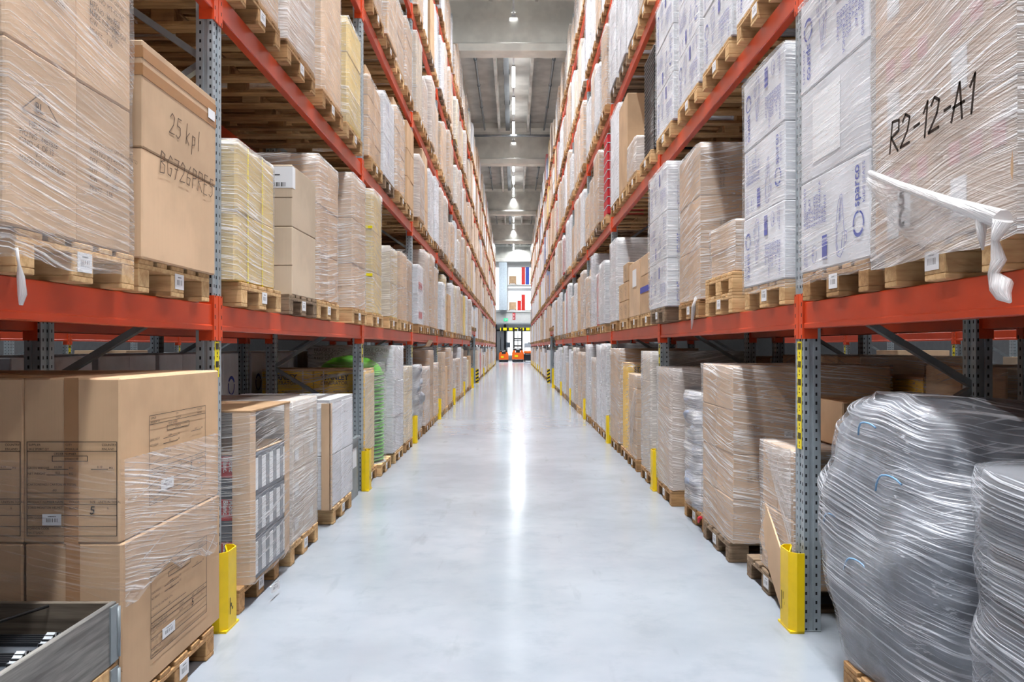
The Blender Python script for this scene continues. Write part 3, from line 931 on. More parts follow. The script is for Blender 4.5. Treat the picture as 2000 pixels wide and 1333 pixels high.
# ---- prints ------------------------------------------------------
def form(parent, face, p, w, h, full=True):
    """printed shipping form: frame, rules and lines of text; p = lower left corner"""
    P = Vector(p); a, b, n = AXES[face]
    L = .0022
    it = [(0, w, h - L, h), (0, w, 0, L), (0, L, 0, h), (w - L, w, 0, h), (0, w, h * .895, h * .895 + L), (.28 * w, .67 * w, h * .845, h * .845 + L), (.28 * w, .67 * w, h * .79, h * .79 + L), (.28 * w, .28 * w + L, h * .79, h * .845), (.67 * w, .67 * w + L, h * .79, h * .845),
          (.22 * w, .46 * w, h * .705, h * .705 + L), (.22 * w, .46 * w, h * .645, h * .645 + L), (.71 * w, .9 * w, h * .705, h * .705 + L), (0, .59 * w, h * .455, h * .455 + L), (0, w, h * .39, h * .39 + L), (0, w, h * .335, h * .335 + L), (0, w, h * .215, h * .215 + L), (0, w, h * .1, h * .1 + L)]
    marks(parent, face, P, it, 'ink')
    T = [(.02, .955, 'SUPPLIER'), (.02, .91, 'W-S SPORT OY'), (.43, .955, 'CITY'), (.43, .91, 'PYHULLA'), (.83, .955, 'COUNTRY'), (.83, .91, 'FINLAND'), (.30, .86, 'ORDER NUMBER'), (.42, .805, '070403239'),
         (.01, .71, 'GROSS WEIGHT'), (.30, .72, '10.000'), (.47, .71, 'KG'), (.78, .72, '0.19'), (.91, .71, 'M3'), (.01, .65, 'NET WEIGHT'), (.31, .66, '10.2'), (.47, .65, 'KG'), (.01, .535, 'CARTONS NO./ CARTON IN TOTAL'), (.28, .475, '-80/'),
         (.01, .35, 'PRODUCT NUMBER NAME'), (.47, .35, 'COLOR'), (.70, .35, 'SIZE'), (.79, .35, 'UNITS IN TOTAL'), (.01, .29, 'TORO MONITOR HELMET'), (.47, .285, 'BLACK'), (.89, .285, '6'), (.01, .185, 'EAN CODE'), (.01, .07, 'FOREIGN CODE'), (.01, .025, 'HA-773ADC')]
    sz = h * .034
    for u, v, s_ in T: text(parent, s_, face, P + a * (u * w) + b * (v * h), sz, 'ink', stretch=min(1.0, w / h * .98))
    handwriting(parent, '5', face, P + a * (.70 * w) + b * (h * .235), h * .08, h * .012, 'ink')
    sticker(parent, face, P + a * (.28 * w) + b * (h * .175), w * .21, h * .12)

def ring(parent, face, p, r, rot=0.0):
    mb = MB()
    for a0, a1 in ((20, 150), (162, 255), (268, 368)):
        pts = []
        for k in range(13):
            a = math.radians(a0 + (a1 - a0) * k / 12)
            th = .30 * r * (0.75 + .25 * math.sin(a * 1.0))
            pts.append(((r * math.cos(a), r * math.sin(a)), ((r - th) * math.cos(a), (r - th) * math.sin(a))))
        for (o0, i0), (o1, i1) in zip(pts, pts[1:]):
            b = len(mb.v); mb.v += [o0 + (0,), o1 + (0,), i1 + (0,), i0 + (0,)]; mb.face((b, b + 1, b + 2, b + 3))
    o = obj('printed_ring', mb, 'ring_ink', parent); o.matrix_local = face_matrix(face, p, rot, .0018)
    return o
def seat_outline(parent, face, p, h, rot=0.0):
    mb = MB()
    def curve(pts, w=.0022): ribbon(mb, [(x * h, y * h) for x, y in pts], w)
    curve([(-.08, -.5), (-.16, .05), (-.2, .2), (-.15, .38), (-.02, .5), (.1, .46), (.15, .3), (.14, -.1), (.08, -.35), (-.02, -.5), (-.08, -.5)])
    curve([(-.1, .1), (-.06, .36), (.06, .42), (.12, .25), (.1, .08)]); curve([(-.16, .08), (-.26, .12), (-.27, .26), (-.2, .3)]); curve([(-.02, -.45), (.02, -.1), (.13, .04)]); curve([(-.06, -.45), (-.04, -.08)])
    o = obj('printed_outline', mb, 'blue_ink', parent); o.matrix_local = face_matrix(face, p, rot, .0016)
    text(parent, 'sparco', face, Vector(p) + AXES[face][1] * (.05 * h), h * .09, 'blue_ink', rot - math.pi / 2)
def seat_print(parent, face, cx, w, h, flip=False, z0=0.0):
    """blue printing of the white seat cartons, on the face whose middle is at local x = cx, height h"""
    a, b, n = AXES[face]
    sg = -1 if flip else 1
    rt = math.pi if flip else 0.0
    C = Vector((cx, 0, z0 + h / 2))
    at = lambda u, v: C + a * (sg * u * w) + b * (sg * v * h)
    ring(parent, face, at(-.36, .16), h * .125, rt)
    text(parent, 'sparco', face, at(-.37, .0), h * .19, 'ring_ink', rt - math.pi / 2, stretch=.78, bold=.001)
    text(parent, 'KIDS SEATS', face, at(-.44, -.02), h * .075, 'blue_ink', rt - math.pi / 2)
    seat_outline(parent, face, at(-.12, .12), h * .62, rt)
    text(parent, 'SEGGIOLINO\nBIMBI\nKID SEAT\nSILLA\nINFANTIL\nASSENTO\nDE CRIANCA\nSIEGE\nENFANT', face, at(.40, .02), h * .078, 'blue_ink', rt - math.pi / 2, spacing=.92)
    text(parent, 'UNIVERSAL\nISO FIX', face, at(.40, .44), h * .06, 'blue_ink', rt - math.pi / 2)
    ring2 = MB(); ribbon(ring2, [(.03 * math.cos(k * .524), .045 * math.sin(k * .524)) for k in range(13)], .002)
    o = obj('printed_stamp', ring2, 'blue_ink', parent); o.matrix_local = face_matrix(face, at(.26, .32), rt, .0016)
    text(parent, 'E4', face, at(.265, .34), h * .07, 'blue_ink', rt - math.pi / 2)
    marks(parent, face, at(.10, .30), [(-.03, .03, -.07, .05)], 'blue_ink', 'printed_panel', rot=rt)
def prints_small(parent, face, p, mat='ink_brown', size=.022, body='ITEM NO.\nQTY: 12 PCS\nN.W.  9 KGS\nG.W. 10 KGS\nMADE IN CHINA'):
    text(parent, body, face, p, size, mat, spacing=1.05)
def A(s): return 'L' if s < 0 else 'R'

# ================================================================== LEFT, floor level, first bay
s = -1
# wooden crate of two pallet collars with moulded parts inside
t = thing('pallet_collar_crate', (-2.10, 2.65, .144), 'weathered grey wooden collar crate on a pallet in the near corner, open at the top', 'crate')
for j, (m, z0, z1) in enumerate((('wood_new', .002, .232), ('wood_weathered', .236, .465))):
    for x0, x1 in ((-.6, -.578), (.578, .6)):
        obj('side_board', MB().cbox(x0, x1, -.4, .4, z0, z1, .003), m, t)
    for y0, y1 in ((-.4, -.378), (.378, .4)):
        obj('end_board', MB().cbox(-.578, .578, y0, y1, z0, z1, .003), 'wood_weathered_shaded' if j else 'wood_old', t)
    for y in (-.39, .39):
        for x in (-.603, .603):
            hg = obj('corner_hinge', MB().box(x - .003, x + .003, y - .045, y + .012, z0 + .01, z1 - .01).tube([(x * 1.004, y + .012, z0 + .02), (x * 1.004, y + .012, z1 - .02)], .008, 8), 'steel_plain', t)
pallet(s, 1.5, 2.65, 0, 'wood_mid', 'pallet carrying the weathered collar crate in the near left corner', True)
for q in range(4):
    y = 2.925 - .18 * q
    w = ORD[q]
    t = thing('moulded_part', (-2.06, y, .15), f'grey moulded part with white louvred end in the crate, {w} from its far end', 'plastic part', 'moulded parts lying in the crate')
    obj('body', MB().prism([(-.062, 0), (.062, 0), (.062, .30), (.04, .355), (-.04, .355), (-.062, .30)], 'x', -.42, .37), 'part_grey', t)
    for k in range(5): obj('rib', MB().box(-.40, .36, -.045 + .02 * k, -.037 + .02 * k, .352, .362), 'dark_metal', t)
    obj('end_cap', MB().prism([(-.075, 0), (.075, 0), (.075, .29), (.05, .36), (.0, .385), (-.05, .36), (-.075, .29)], 'x', .37, .40), 'part_white', t)
    for k in range(6):
        yy = -.062 + .0225 * k
        obj('louvre_slot', MB().box(.372, .403, yy, yy + .009, .30, .362 + .022 * (1 - abs(yy + .0045) / .06)), 'dark_metal', t)
    for k in range(7): obj('louvre', MB().bar((.405, -.062, .06 + .045 * k), (.405, .062, .075 + .045 * k), .02, .008, (0, 0, 1)), 'part_white', t)
t = thing('packing_strap', (-2.1, 2.7, .6), 'thin dark strap hanging across the open collar crate', 'strap')
obj('strap_band', MB().tube([(.36, .32, -.0), (.2, .1, -.02), (.0, -.12, -.05), (-.35, -.30, -.03)], .006, 6), 'black', t)
t = thing('plastic_tray', (-2.42, 2.86, .44), 'clear grey tray lying at the back of the collar crate', 'tray')
obj('tray_floor', MB().box(-.17, .17, -.14, .14, .08, .09), 'part_grey', t); obj('tray_rim', MB().box(-.18, .18, -.15, -.14, .08, .15).box(-.18, .18, .14, .15, .08, .15), 'part_grey', t)

# brown carton stack with printed forms
y0, y1 = 3.158, 4.215
xf = 1.535
pallet(s, 1.53, 3.72, 0, 'wood_mid', 'light brown pallet under the tall brown helmet cartons beside the collar crate', True)
t, g = load(s, xf, y0, y1, .146, 1.446, 1.15, (3, 1, 2), 'brown', None, True, 'stack of big brown cartons with printed forms and film round its middle', film_from=.3)
SEED[0] += 2
fs = film_shell(1.15, y1 - y0, .98, .42, 4.2, top=False, wob=.006, ragged=.12, front=True)
obj('stretch_film', fs, ['film', 'film_clear'], t)
cw, chh = 1.15 / 3, .65
for (ix, iy, iz), c in g.items():
    form(c, 'C', (-cw / 2 + .018, -(y1 - y0) / 2, .03 if iz else .02), cw - .03, .37 if iz else .37)
    obj('tape_strip', MB().box(-.028, .028, -(y1 - y0) / 2 - .0012, -(y1 - y0) / 2, .0, chh), 'tape', c)
    if ix == 0: form(c, 'L', (cw / 2, -.28, .10), .62, .38)
c = obj('tape_strip', MB().box(-.58, -.40, -.028, .028, 1.30, 1.3015), 'tape', t)
done(-1, 0, 0, 0, 1, 2, 3)

# ---- LEFT, floor level, second bay
y0, y1 = 4.82, 5.68
t = thing('wrapped_panel_load', (-1.56 - .57, (y0 + y1) / 2, .144), 'film wrapped load with cardboard corner posts, red and slate boxes inside, behind the first guard', 'pallet load')
pallet(s, 1.605, 5.12, 0, 'wood_mid', 'light brown pallet under the red and slate boxes, a paper tag hanging off it', True)
for k in range(3):
    z = .258 * k
    c = obj('slate_carton', MB().cbox(-.54, .55, -.41, .41, z, z + .256, .005), 'slate', t)
    obj('red_panel', MB().box(-.53, .545, -.4125, -.41, z + .125, z + .252), 'red', c)
    for x in (-.2, .12, .425): text(c, 'Mont\nBlanc.', 'C', (x, -.4125, z + .248), .040, 'paper', -math.pi / 2, 'printed_name', spacing=.85, bold=.0008)
    for q in range(5):
        yy = -.34 + .155 * q
        obj('white_stripe', MB().box(.55, .5525, yy, yy + .075, z + .03, z + .225), 'paper', c)
        obj('grey_stripe', MB().box(.55, .552, yy + .085, yy + .14, z + .03, z + .235), 'part_grey', c)
    obj('red_tab', MB().box(.55, .552, .32, .40, z + .236, z + .25), 'red', c)
for x, y in ((.55, -.425), (.55, .41), (-.56, -.425)):
    sgn = 1 if x > 0 else -1
    obj('corner_post', MB().box(x - .10 * (sgn > 0), x + .10 * (sgn < 0) + .006, y - .006, y, .0, 1.03).box(x, x + .006, y, y + (.10 if y < 0 else -.10), .0, 1.03) if y < 0 else MB().box(x, x + .006, y - .10, y + .01, 0, 1.03), 'tan', t)
obj('lid', MB().cbox(-.57, .56, -.43, .43, 1.03, 1.045, .003), 'deep', t)
obj('inner_sheet', MB().box(-.54, .54, -.41, .41, .776, .782), 'tan', t)
obj('stretch_film', film_shell(1.14, .865, 1.035, .0, 31.0, top=False, wob=.006), 'film_thin', t)
done(-1, 0, 1, 0)
tg = thing('fallen_label', (-1.52, 5.04, .07), 'white barcode tag hanging loose from the pallet behind the first yellow guard', 'label')
sticker(tg, 'L', (.03, 0, 0), .17, .05, rot=-.1); obj('tag_tail', MB().box(-.002, .03, -.01, .01, -.002, .002), 'paper', tg)
t, g = sp(-1, 0, 1, 1, 5.74, 6.58, 1.172, 'grey_tan', (2, 2, 4), 'film_thick', 'pale carton load under cloudy film, second on the floor past the first guard', xf=1.60, tint='wood_new')
for (ix, iy, iz), c in g.items():
    if ix == 0: sticker(c, 'L', (.285, 0, .12), .1, .09, mat='paper')
t, g = sp(-1, 0, 1, 2, 7.02, 8.02, 1.075, 'white', (1, 2, 2), 'film_thin', 'white carton load with a cardboard corner strip, last before the second upright', xf=1.60, tint='wood_new', pdesc='pale new pallet under the white load before the second upright')
obj('corner_strip', MB().box(.50, .578, -.512, -.508, .0, .93).box(.572, .578, -.512, -.43, 0, .93), 'tan', t)
for k in range(5): obj('top_sheet', MB().box(-.57 + .02 * k, .57, -.50, .5, .931 + .006 * k, .935 + .006 * k), 'paper', t)
done(-1, 0, 1, 3)
t = thing('small_crate', (-1.95, 8.36, 0), 'low grey crate on the floor beside the second left upright', 'crate')
obj('crate_body', MB().box(-.35, .3, -.2, .2, .0, .03).box(-.35, .3, -.2, -.18, .03, .6).box(-.35, .3, .18, .2, .03, .6).box(.28, .3, -.18, .18, .03, .6).box(-.35, -.33, -.18, .18, .03, .6), 'steel_plain', t)
sticker(t, 'L', (.3, 0, .42), .2, .2, mat='paper'); obj('crate_rim', MB().box(-.37, .32, -.22, -.19, .6, .63).box(-.37, .32, .19, .22, .6, .63).box(.28, .32, -.19, .19, .6, .63), 'steel_plain', t)

# ---- LEFT, floor level, third bay
def stanley(s, y0, y1, ztop, xf, desc, b, i, nx=2, pyc=None):
    t, g = sp(s, 0, b, i, y0, y1, ztop, 'stanley', (nx, 1, 1), 'film_thin', desc, xf=xf, tint='wood_mid', pyc=pyc)
    h = ztop - PT
    for (ix, iy, iz), c in g.items():
        w = 1.14 / nx; yf = -(y1 - y0) / 2
        text(c, 'STANLEY', 'C', (-w * .36, yf, h - .10), .088, 'ink', stretch=w / .57 * .86, bold=.0025, name='printed_name')
        text(c, 'GENERATOR', 'C', (-w * .36, yf, h - .155), .058, 'ink', stretch=w / .57 * .9, name='printed_name')
        it = []
        for q in range(7):
            for r in range(3):
                u = -w * .38 + r * w * .27; v = h - .235 - q * .045
                it += [(u, u + .02, v, v + .012), (u + .03, u + .03 + rnd.uniform(.06, .1), v + .006, v + .009), (u + .03, u + .03 + rnd.uniform(.04, .09), v - .006, v - .003)]
        marks(c, 'C', (0, yf, 0), it, 'ink_brown', 'printed_list')
        for x in (-w * .3, w * .3): obj('strap', MB().box(x - .008, x + .008, yf - .003, yf - .001, 0, h), 'cream', c)
    obj('lid', MB().cbox(-.57, .57, -(y1 - y0) / 2, (y1 - y0) / 2, h, h + .02, .003), 'brown', t)
    return t
t = stanley(-1, 8.98, 9.60, 1.30, 1.66, 'yellow generator cartons under film behind the second left upright', 2, 0, pyc=9.345)
obj('side_sheet', MB().box(.571, .575, -.30, .30, .25, 1.12), 'cream', t)
# nested green tubs
pallet(s, 1.60, 10.155, 0, 'wood_new', 'pale new pallet under the nested green tubs', True)
prof = [(.30, 0), (.33, .10), (.36, .10), (.36, .12), (.31, .118), (.30, .105)]
tub_shell = MB().lathe([(.33, 0), (.39, .030), (.405, .031), (.405, .038)], 0, 0, 28).mesh('tub_shell', 'green')
tub_lip = MB().lathe([(.395, .038), (.415, .040), (.415, .045), (.38, .045)], 0, 0, 28).mesh('rim', 'green')
for k in range(24):
    c = thing('green_tub', (-2.03, 10.05, PT + .002 + .0455 * k), f'round green tub in the wrapped stack, {"bottom one" if k == 0 else "top one" if k == 23 else ORD[k] + " from the bottom" if k < 18 else ORD[23 - k] + " below the top one"}', 'tub', 'nested green tubs in one stack')
    link('tub_shell', tub_shell, c); link('rim', tub_lip, c)
c = thing('green_hood', (-2.03, 10.05, PT + .0455 * 24 + .004), 'green domed cloth hood crowning the nested green tubs', 'hood')
obj('dome', MB().lathe([(.40, 0), (.39, .05), (.34, .12), (.22, .19), (.08, .22), (.01, .225)], 0, 0, 12), 'green_lid', c)
obj('hem', MB().lathe([(.41, -.002), (.415, .01), (.405, .02)], 0, 0, 24), 'green_lid', c)
c = thing('film_cover', (-2.03, 10.05, PT), 'clear film sleeve round the nested green tubs', 'stretch film')
mbf = MB(); 
for j in range(9):
    for k in range(25):
        a = 2 * math.pi * k / 24
        r = .445 - .012 * max(0, j - 6) + .012 * noise.noise((math.cos(a) * 3, math.sin(a) * 3, j))
        mbf.v.append((r * math.cos(a), r * math.sin(a), -.0 + j * .155))
for j in range(8):
    for k in range(24):
        mbf.face((j * 25 + k, j * 25 + k + 1, j * 25 + k + 26, j * 25 + k + 25), [(k * .11, j * .16), (k * .11 + .11, j * .16), (k * .11 + .11, j * .16 + .16), (k * .11, j * .16 + .16)], True)
obj('film_sleeve', mbf, 'film_thin', c); obj('film_skirt', MB().tube([(.43 * math.cos(k * .5236), .43 * math.sin(k * .5236), .002) for k in range(13)], .012, 6, uvs=True), 'film_rope', c)
done(-1, 0, 2, 1)
t, g = sp(-1, 0, 2, 2, 10.73, 11.72, 1.585, 'white', (2, 1, 3), 'film', 'tall white carton load of three layers beside the green tubs', xf=1.60, tint='wood_new')
for (ix, iy, iz), c in g.items():
    if iz == 2:
        text(c, 'FRAGILE GLASS\nTHIS SIDE UP\nKEEP DRY', 'C', (-.2, -.495, .40), .06, 'ink', 0, spacing=.9)
        if ix == 0: ring(c, 'C', (-.1, -.495, .18), .07)
    if ix == 0: text(c, 'HANDLE WITH CARE\nDO NOT STACK\nGLASSWARE SET\nMADE IN CHINA', 'L', (.285, -.3, .44), .036, 'ink_brown', -math.pi / 2)
sp(-1, 0, 2, 3, 11.86, 12.75, 1.27, 'cream', (2, 2, 3), 'film', 'cream carton load under film, last before the third left guard', xf=1.60)

# bag loads ---------------------------------------------------------
def lump(nu, nv, fn):
    """closed blob: fn(u in 0..1 around, v in 0..1 up) -> (x, y, z)"""
    mb = MB()
    per = 0.0
    for j in range(nv + 1):
        for i in range(nu + 1): mb.v.append(fn(i / nu if i < nu else 0.0, j / nv))
    for j in range(nv):
        for i in range(nu):
            w = 3.6 / nu
            q = (j * (nu + 1) + i, j * (nu + 1) + i + 1, (j + 1) * (nu + 1) + i + 1, (j + 1) * (nu + 1) + i)
            z = lambda jj: 1.3 * jj / nv
            mb.face(q, [(i * w, z(j)), ((i + 1) * w, z(j)), ((i + 1) * w, z(j + 1)), (i * w, z(j + 1))], True)
    mb.face([nv * (nu + 1) + i for i in range(nu)], None, True)
    return mb
def rrect(u, ex, ey, p=3.2):
    a = 2 * math.pi * u
    c, q = math.cos(a), math.sin(a)
    return ex * math.copysign(abs(c) ** (2 / p), c), ey * math.copysign(abs(q) ** (2 / p), q)
def slab_mesh(ex, ey, h, seed, amp=.025):
    def fn(u, v):
        pf = math.sin(math.pi * (.08 + .84 * v)) ** .35
        x, y = rrect(u, ex * (.90 + .10 * pf), ey * (.90 + .10 * pf), 4.5)
        q = noise.noise((x * 4 + seed, y * 4, v * 2 + seed)) * amp
        k = 1 + q / max(ex, ey) * 2
        return (x * k, y * k, h * v + .3 * q * (v > .1))
    return lump(56, 8, fn)
def bag_stack(s, xf, y0, y1, z0, z1, n, mat, film_mat, label, depth=1.1, amp=.025, group=None, cat='pallet load', lean=0.0):
    t = thing('wrapped_bag_load', (s * (xf + depth / 2), (y0 + y1) / 2, z0), label, cat, group)
    h = (z1 - z0) / n
    for k in range(n):
        obj('filled_bag', slab_mesh(depth / 2 - rnd.uniform(.0, .03), (y1 - y0) / 2 - rnd.uniform(0, .02), h * .98, 3.1 * k + xf + y0, amp), mat, t, (rnd.uniform(-.015, .015), lean * k, h * k))
    if film_mat:
        def fn(u, v):
            zz = v * (z1 - z0)
            m = (zz / h) % 1.0
            pf = math.sin(math.pi * (.08 + .84 * m)) ** .35
            x, y = rrect(u, (depth / 2 + .012) * (.94 + .06 * pf), ((y1 - y0) / 2 + .012) * (.94 + .06 * pf), 4.5)
            q = noise.noise((x * 6, y * 6 + xf, v * 9 + y0)) * .016
            k = 1.012 + q / .5
            return (x * k, y * k + lean * v * n, .004 + v * (z1 - z0 + .006))
        obj('stretch_film', lump(60, 4 * n + 2, fn), film_mat, t)
    return t
pallet(s, 1.6, 13.75, 0, 'wood_mid', 'light brown pallet under the silver film bag load past the third left guard', True)
bag_stack(-1, 1.60, 13.32, 14.25, PT, 1.26, 5, 'bag_grey', 'film_thick', 'bulging silver grey bag load past the third left guard', amp=.05)
done(-1, 0, 3, 0)
sp(-1, 0, 3, 1, 14.45, 15.35, 1.20, 'brown', (2, 2, 2), 'film_thick', 'brown carton load with cloudy film, second past the third left guard', xf=1.60)
t, g = sp(-1, 0, 3, 2, 15.42, 16.3, 1.50, 'deep', (1, 1, 2), 'film_thin', 'big sagging brown carton load, third past the third left guard', xf=1.62)
obj('loose_sheet', MB().prism([(-.5, 1.36), (.0, 1.37), (.5, 1.45), (.56, 1.56), (.57, 1.55), (.5, 1.43), (0, 1.358)], 'y', -.42, .42), 'brown', t)

# ================================================================== LEFT, first shelf
z1L = LEV[-1][1]
pallet(s, 1.60, 1.95, z1L, 'wood_mid', 'pallet at the left picture edge before the wrapped bucket cartons, first shelf', True)
load(s, 1.58, 1.56, 2.40, z1L + PT, 3.1, 1.14, (2, 2, 2), 'brown', 'film', True, 'wrapped carton load on the first left shelf before the bucket cartons')
t, g = sp(-1, 1, 0, 2, 2.50, 3.34, z1L + PT + 1.18, 'tan', (2, 2, 2), 'film_thin', 'big film wrapped load of printed bucket cartons, first left shelf beside the tall plain carton', xf=1.58, tint='wood_new', pyc=2.97, film_from=-.10)
for (ix, iy, iz), c in g.items():
    if ix: continue
    if iy == 0:
        P = (.3025, -.02, .38)
        mb = MB(); ribbon(mb, [(-.11, 0), (.0, .085), (.11, 0), (-.11, 0)], .0035)
        o = obj('printed_triangle', mb, 'ink_brown', c); o.matrix_local = face_matrix('L', P, 0, .002)
        text(c, 'BL', 'L', (.3025, -.055, .395), .045, 'ink_brown', bold=.001)
        text(c, 'HELSINKI', 'L', (.3025, -.09, .335), .032, 'ink_brown')
        text(c, 'P/O NO.: 4487828\nC/NO.: 4  OF 12\n           V-1\nMADE IN CAMBODIA', 'L', (.3025, -.14, .30), .028, 'ink_brown')
    else:
        text(c, '13L BUCKET W/SOFT GRIP HDL CORRECTED', 'L', (.3025, -.12, .385), .019, 'ink_brown')
        text(c, 'ITEM NO. MT-421742\nQTY:       12    PCS\nN.W.       8    KGS\nG.W.       9    KGS\nMEAS\'T:   1.06', 'L', (.3025, -.12, .345), .029, 'ink_brown', spacing=1.2)
    if iz == 1 and iy == 1: text(c, 'P/O NO.: 4487828\nMADE IN CAMBODIA', 'L', (.3025, -.12, .30), .03, 'ink_brown')
obj('film_tail', MB().tube([(.62, -.38, -.07), (.625, -.375, -.12), (.628, -.37, -.16), (.63, -.365, -.215), (.628, -.37, -.25)], [.006, .004, .012, .014, .006], 7, uvs=True), 'film_rope', t)
# tall plain carton with pen writing
pallet(s, 1.60, 3.845, z1L, 'wood_new', 'pale pallet under the tall plain carton beside the first left upright', True)
t = thing('tall_carton', (-1.58 - .5, 3.852, z1L + PT), 'tall plain tan carton with taped lid and pen writing, first left shelf beside the upright', 'carton')
y0, y1, hh = 3.435, 4.27, .93
w = y1 - y0
obj('carton_body', MB().cbox(-.5, .5, -w / 2, w / 2, .001, .47, .006), 'tan', t)
obj('carton_sleeve', MB().cbox(-.503, .503, -w / 2 - .003, w / 2 + .003, .472, hh, .006), 'tan', t)
for zz in (.80, .875):
    obj('tape_band', MB().box(.5032, .505, -w / 2 - .003, w / 2 + .003, zz - .024, zz + .024).box(-.45, .5032, -w / 2 - .0045, -w / 2 - .0032, zz - .02, zz + .03), 'tape', t)
handwriting(t, '25 kpl', 'L', (.503, -.16, .60), .10, .004, 'pencil', slant=.15)
handwriting(t, 'BG726PRE5', 'L', (.503, -.26, .40), .10, .004, 'pencil', slant=.15)
sticker(t, 'L', (.505, w / 2 - .07, .83), .09, .05, mat='paper')
done(-1, 1, 0, 0, 1, 2, 3)
# second bay of the first shelf
t, g = sp(-1, 1, 1, 0, 4.63, 5.39, 2.76, 'yellowish', (2, 3, 2), 'film', 'yellowish narrow carton load under film just past the first left upright, first shelf', xf=1.60, tint='wood_new', pyc=5.12, pdesc='stamped pale pallet just past the first left upright, first shelf')
for y in (-.16, .12): obj('yellow_strap', MB().box(.572, .576, y - .007, y + .007, 0, .81), 'label_yellow', t)
pallet(s, 1.60, 6.16, z1L, 'wood_old', 'dark weathered pallet under the beige label carton, first left shelf', True)
for k, (za, zb) in enumerate(((0, .49), (.492, .94))):
    t = thing('beige_carton', (-1.60 - .5, 6.18, z1L + PT + za + .001), ('lower plain beige carton' if k == 0 else 'upper beige carton with white barcode sheet') + ' on the dark pallet, first left shelf', 'carton')
    obj('carton_shell', MB().cbox(-.5, .5, -.34, .34, 0, zb - za, .006), 'grey_tan', t)
    obj('flap_seam', MB().box(-.499, .499, -.341, -.3402, .21, .214), 'ink_brown', t)
    if k:
        sh = obj('paper_sheet', MB().box(.2, .5005, -.3415, -.34, .28, .435).box(.5, .5015, -.341, -.27, .28, .435), 'paper', t)
        marks(t, 'C', (.35, -.3416, .29), [(-.11 + .012 * q, -.11 + .012 * q + (.004 if q % 3 else .008), 0, .03) for q in range(18)] + [(-.12, .02, .10, .106), (-.12, -.03, .115, .121), (-.12, .06, .082, .088)], 'ink', 'barcode_print')
        obj('handle_hole', MB().box(.17, .24, -.3425, -.341, .12, .19), 'ink', t)
done(-1, 1, 1, 1)
sp(-1, 1, 1, 2, 6.56, 7.36, 3.14, 'brown', (2, 2, 3), 'film', 'tall brown carton load under film behind the beige cartons, first left shelf', xf=1.60, tint='wood_new')
t, g = sp(-1, 1, 1, 3, 8.0, 8.72, 3.30, 'tan', (2, 1, 3), 'film', 'tan carton load last before the second left upright, first shelf', xf=1.60, tint='wood_new')
for (ix, iy, iz), c in g.items():
    prints_small(c, 'C', (-.2 if ix else .02, -.36, .30)); sticker(c, 'C', (.1, -.36, .1), .09, .06, mat='paper')
t, g = sp(-1, 1, 2, 0, 9.12, 9.78, 3.36, 'yellowish', (2, 1, 3), 'film', 'yellow tinted tall load just past the second left upright, first shelf', xf=1.60, tint='wood_new')
for z in (.42, .96): obj('yellow_strap', MB().box(-.57, .576, -.335, -.331, z, z + .03), 'label_yellow', t)
t, g = sp(-1, 1, 2, 1, 10.3, 11.1, 2.86, 'yellowish', (2, 2, 2), 'film_thick', 'low yellow tinted load under loose film, second past the second left upright, first shelf', xf=1.60, tint='wood_new')
sp(-1, 1, 2, 2, 11.4, 12.1, 2.92, 'tan', (2, 1, 2), 'film_thin', 'tan carton load with opened top, third past the second left upright, first shelf', xf=1.60, tint='wood_new')
sp(-1, 1, 2, 3, 12.25, 12.85, 2.9, 'deep', (2, 2, 2), 'film', 'brown carton load close to the third left upright, first shelf', xf=1.62)
t, g = sp(-1, 1, 3, 0, 13.5, 14.3, 2.95, 'white', (2, 2, 2), 'film', 'white load with red arrows just past the third left upright, first shelf', xf=1.60)
for q in range(2): obj('red_arrow', MB().box(-.3, .2, -.402, -.4, .1 + .5 * q, .16 + .5 * q).box(.572, .574, -.3, .2, .1 + .5 * q, .22 + .5 * q), 'red', t)

# left second shelf, second bay: yellowish carton load
sp(-1, 2, 1, 3, 7.75, 8.45, 4.75, 'yellowish', (2, 1, 3), 'film_thin', 'yellowish carton load under clear film before the second left upright, second shelf', xf=1.60, tint='wood_new')
sp(-1, 2, 1, 2, 6.75, 7.5, 5.05, 'tan', (1, 1, 1), 'film_thin', 'tall plain tan carton load on the second left shelf before the yellowish load', xf=1.60, tint='wood_mid')
sp(-1, 2, 1, 1, 5.65, 6.5, 5.05, 'brown', (2, 2, 3), 'film_thick', 'large film clouded load in the middle of the second left shelf, second bay', xf=1.60)
sp(-1, 2, 1, 0, 4.7, 5.5, 5.0, 'brown', (2, 2, 3), 'film', 'film wrapped load just past the first left upright, second shelf', xf=1.60)
# left second shelf, fourth bay: load with yellow spotted labels, white sheet
t, g = sp(-1, 2, 3, 3, 16.45, 17.3, 5.05, 'white', (2, 2, 3), 'film_thin', 'white load with bright yellow spots near the fourth left upright, second shelf', xf=1.60)
for (ix, iy, iz), c in g.items():
    if iy == 0: obj('yellow_spot', MB().box(-.2, .0, -.228, -.224, .12, .26), 'label_yellow', c)

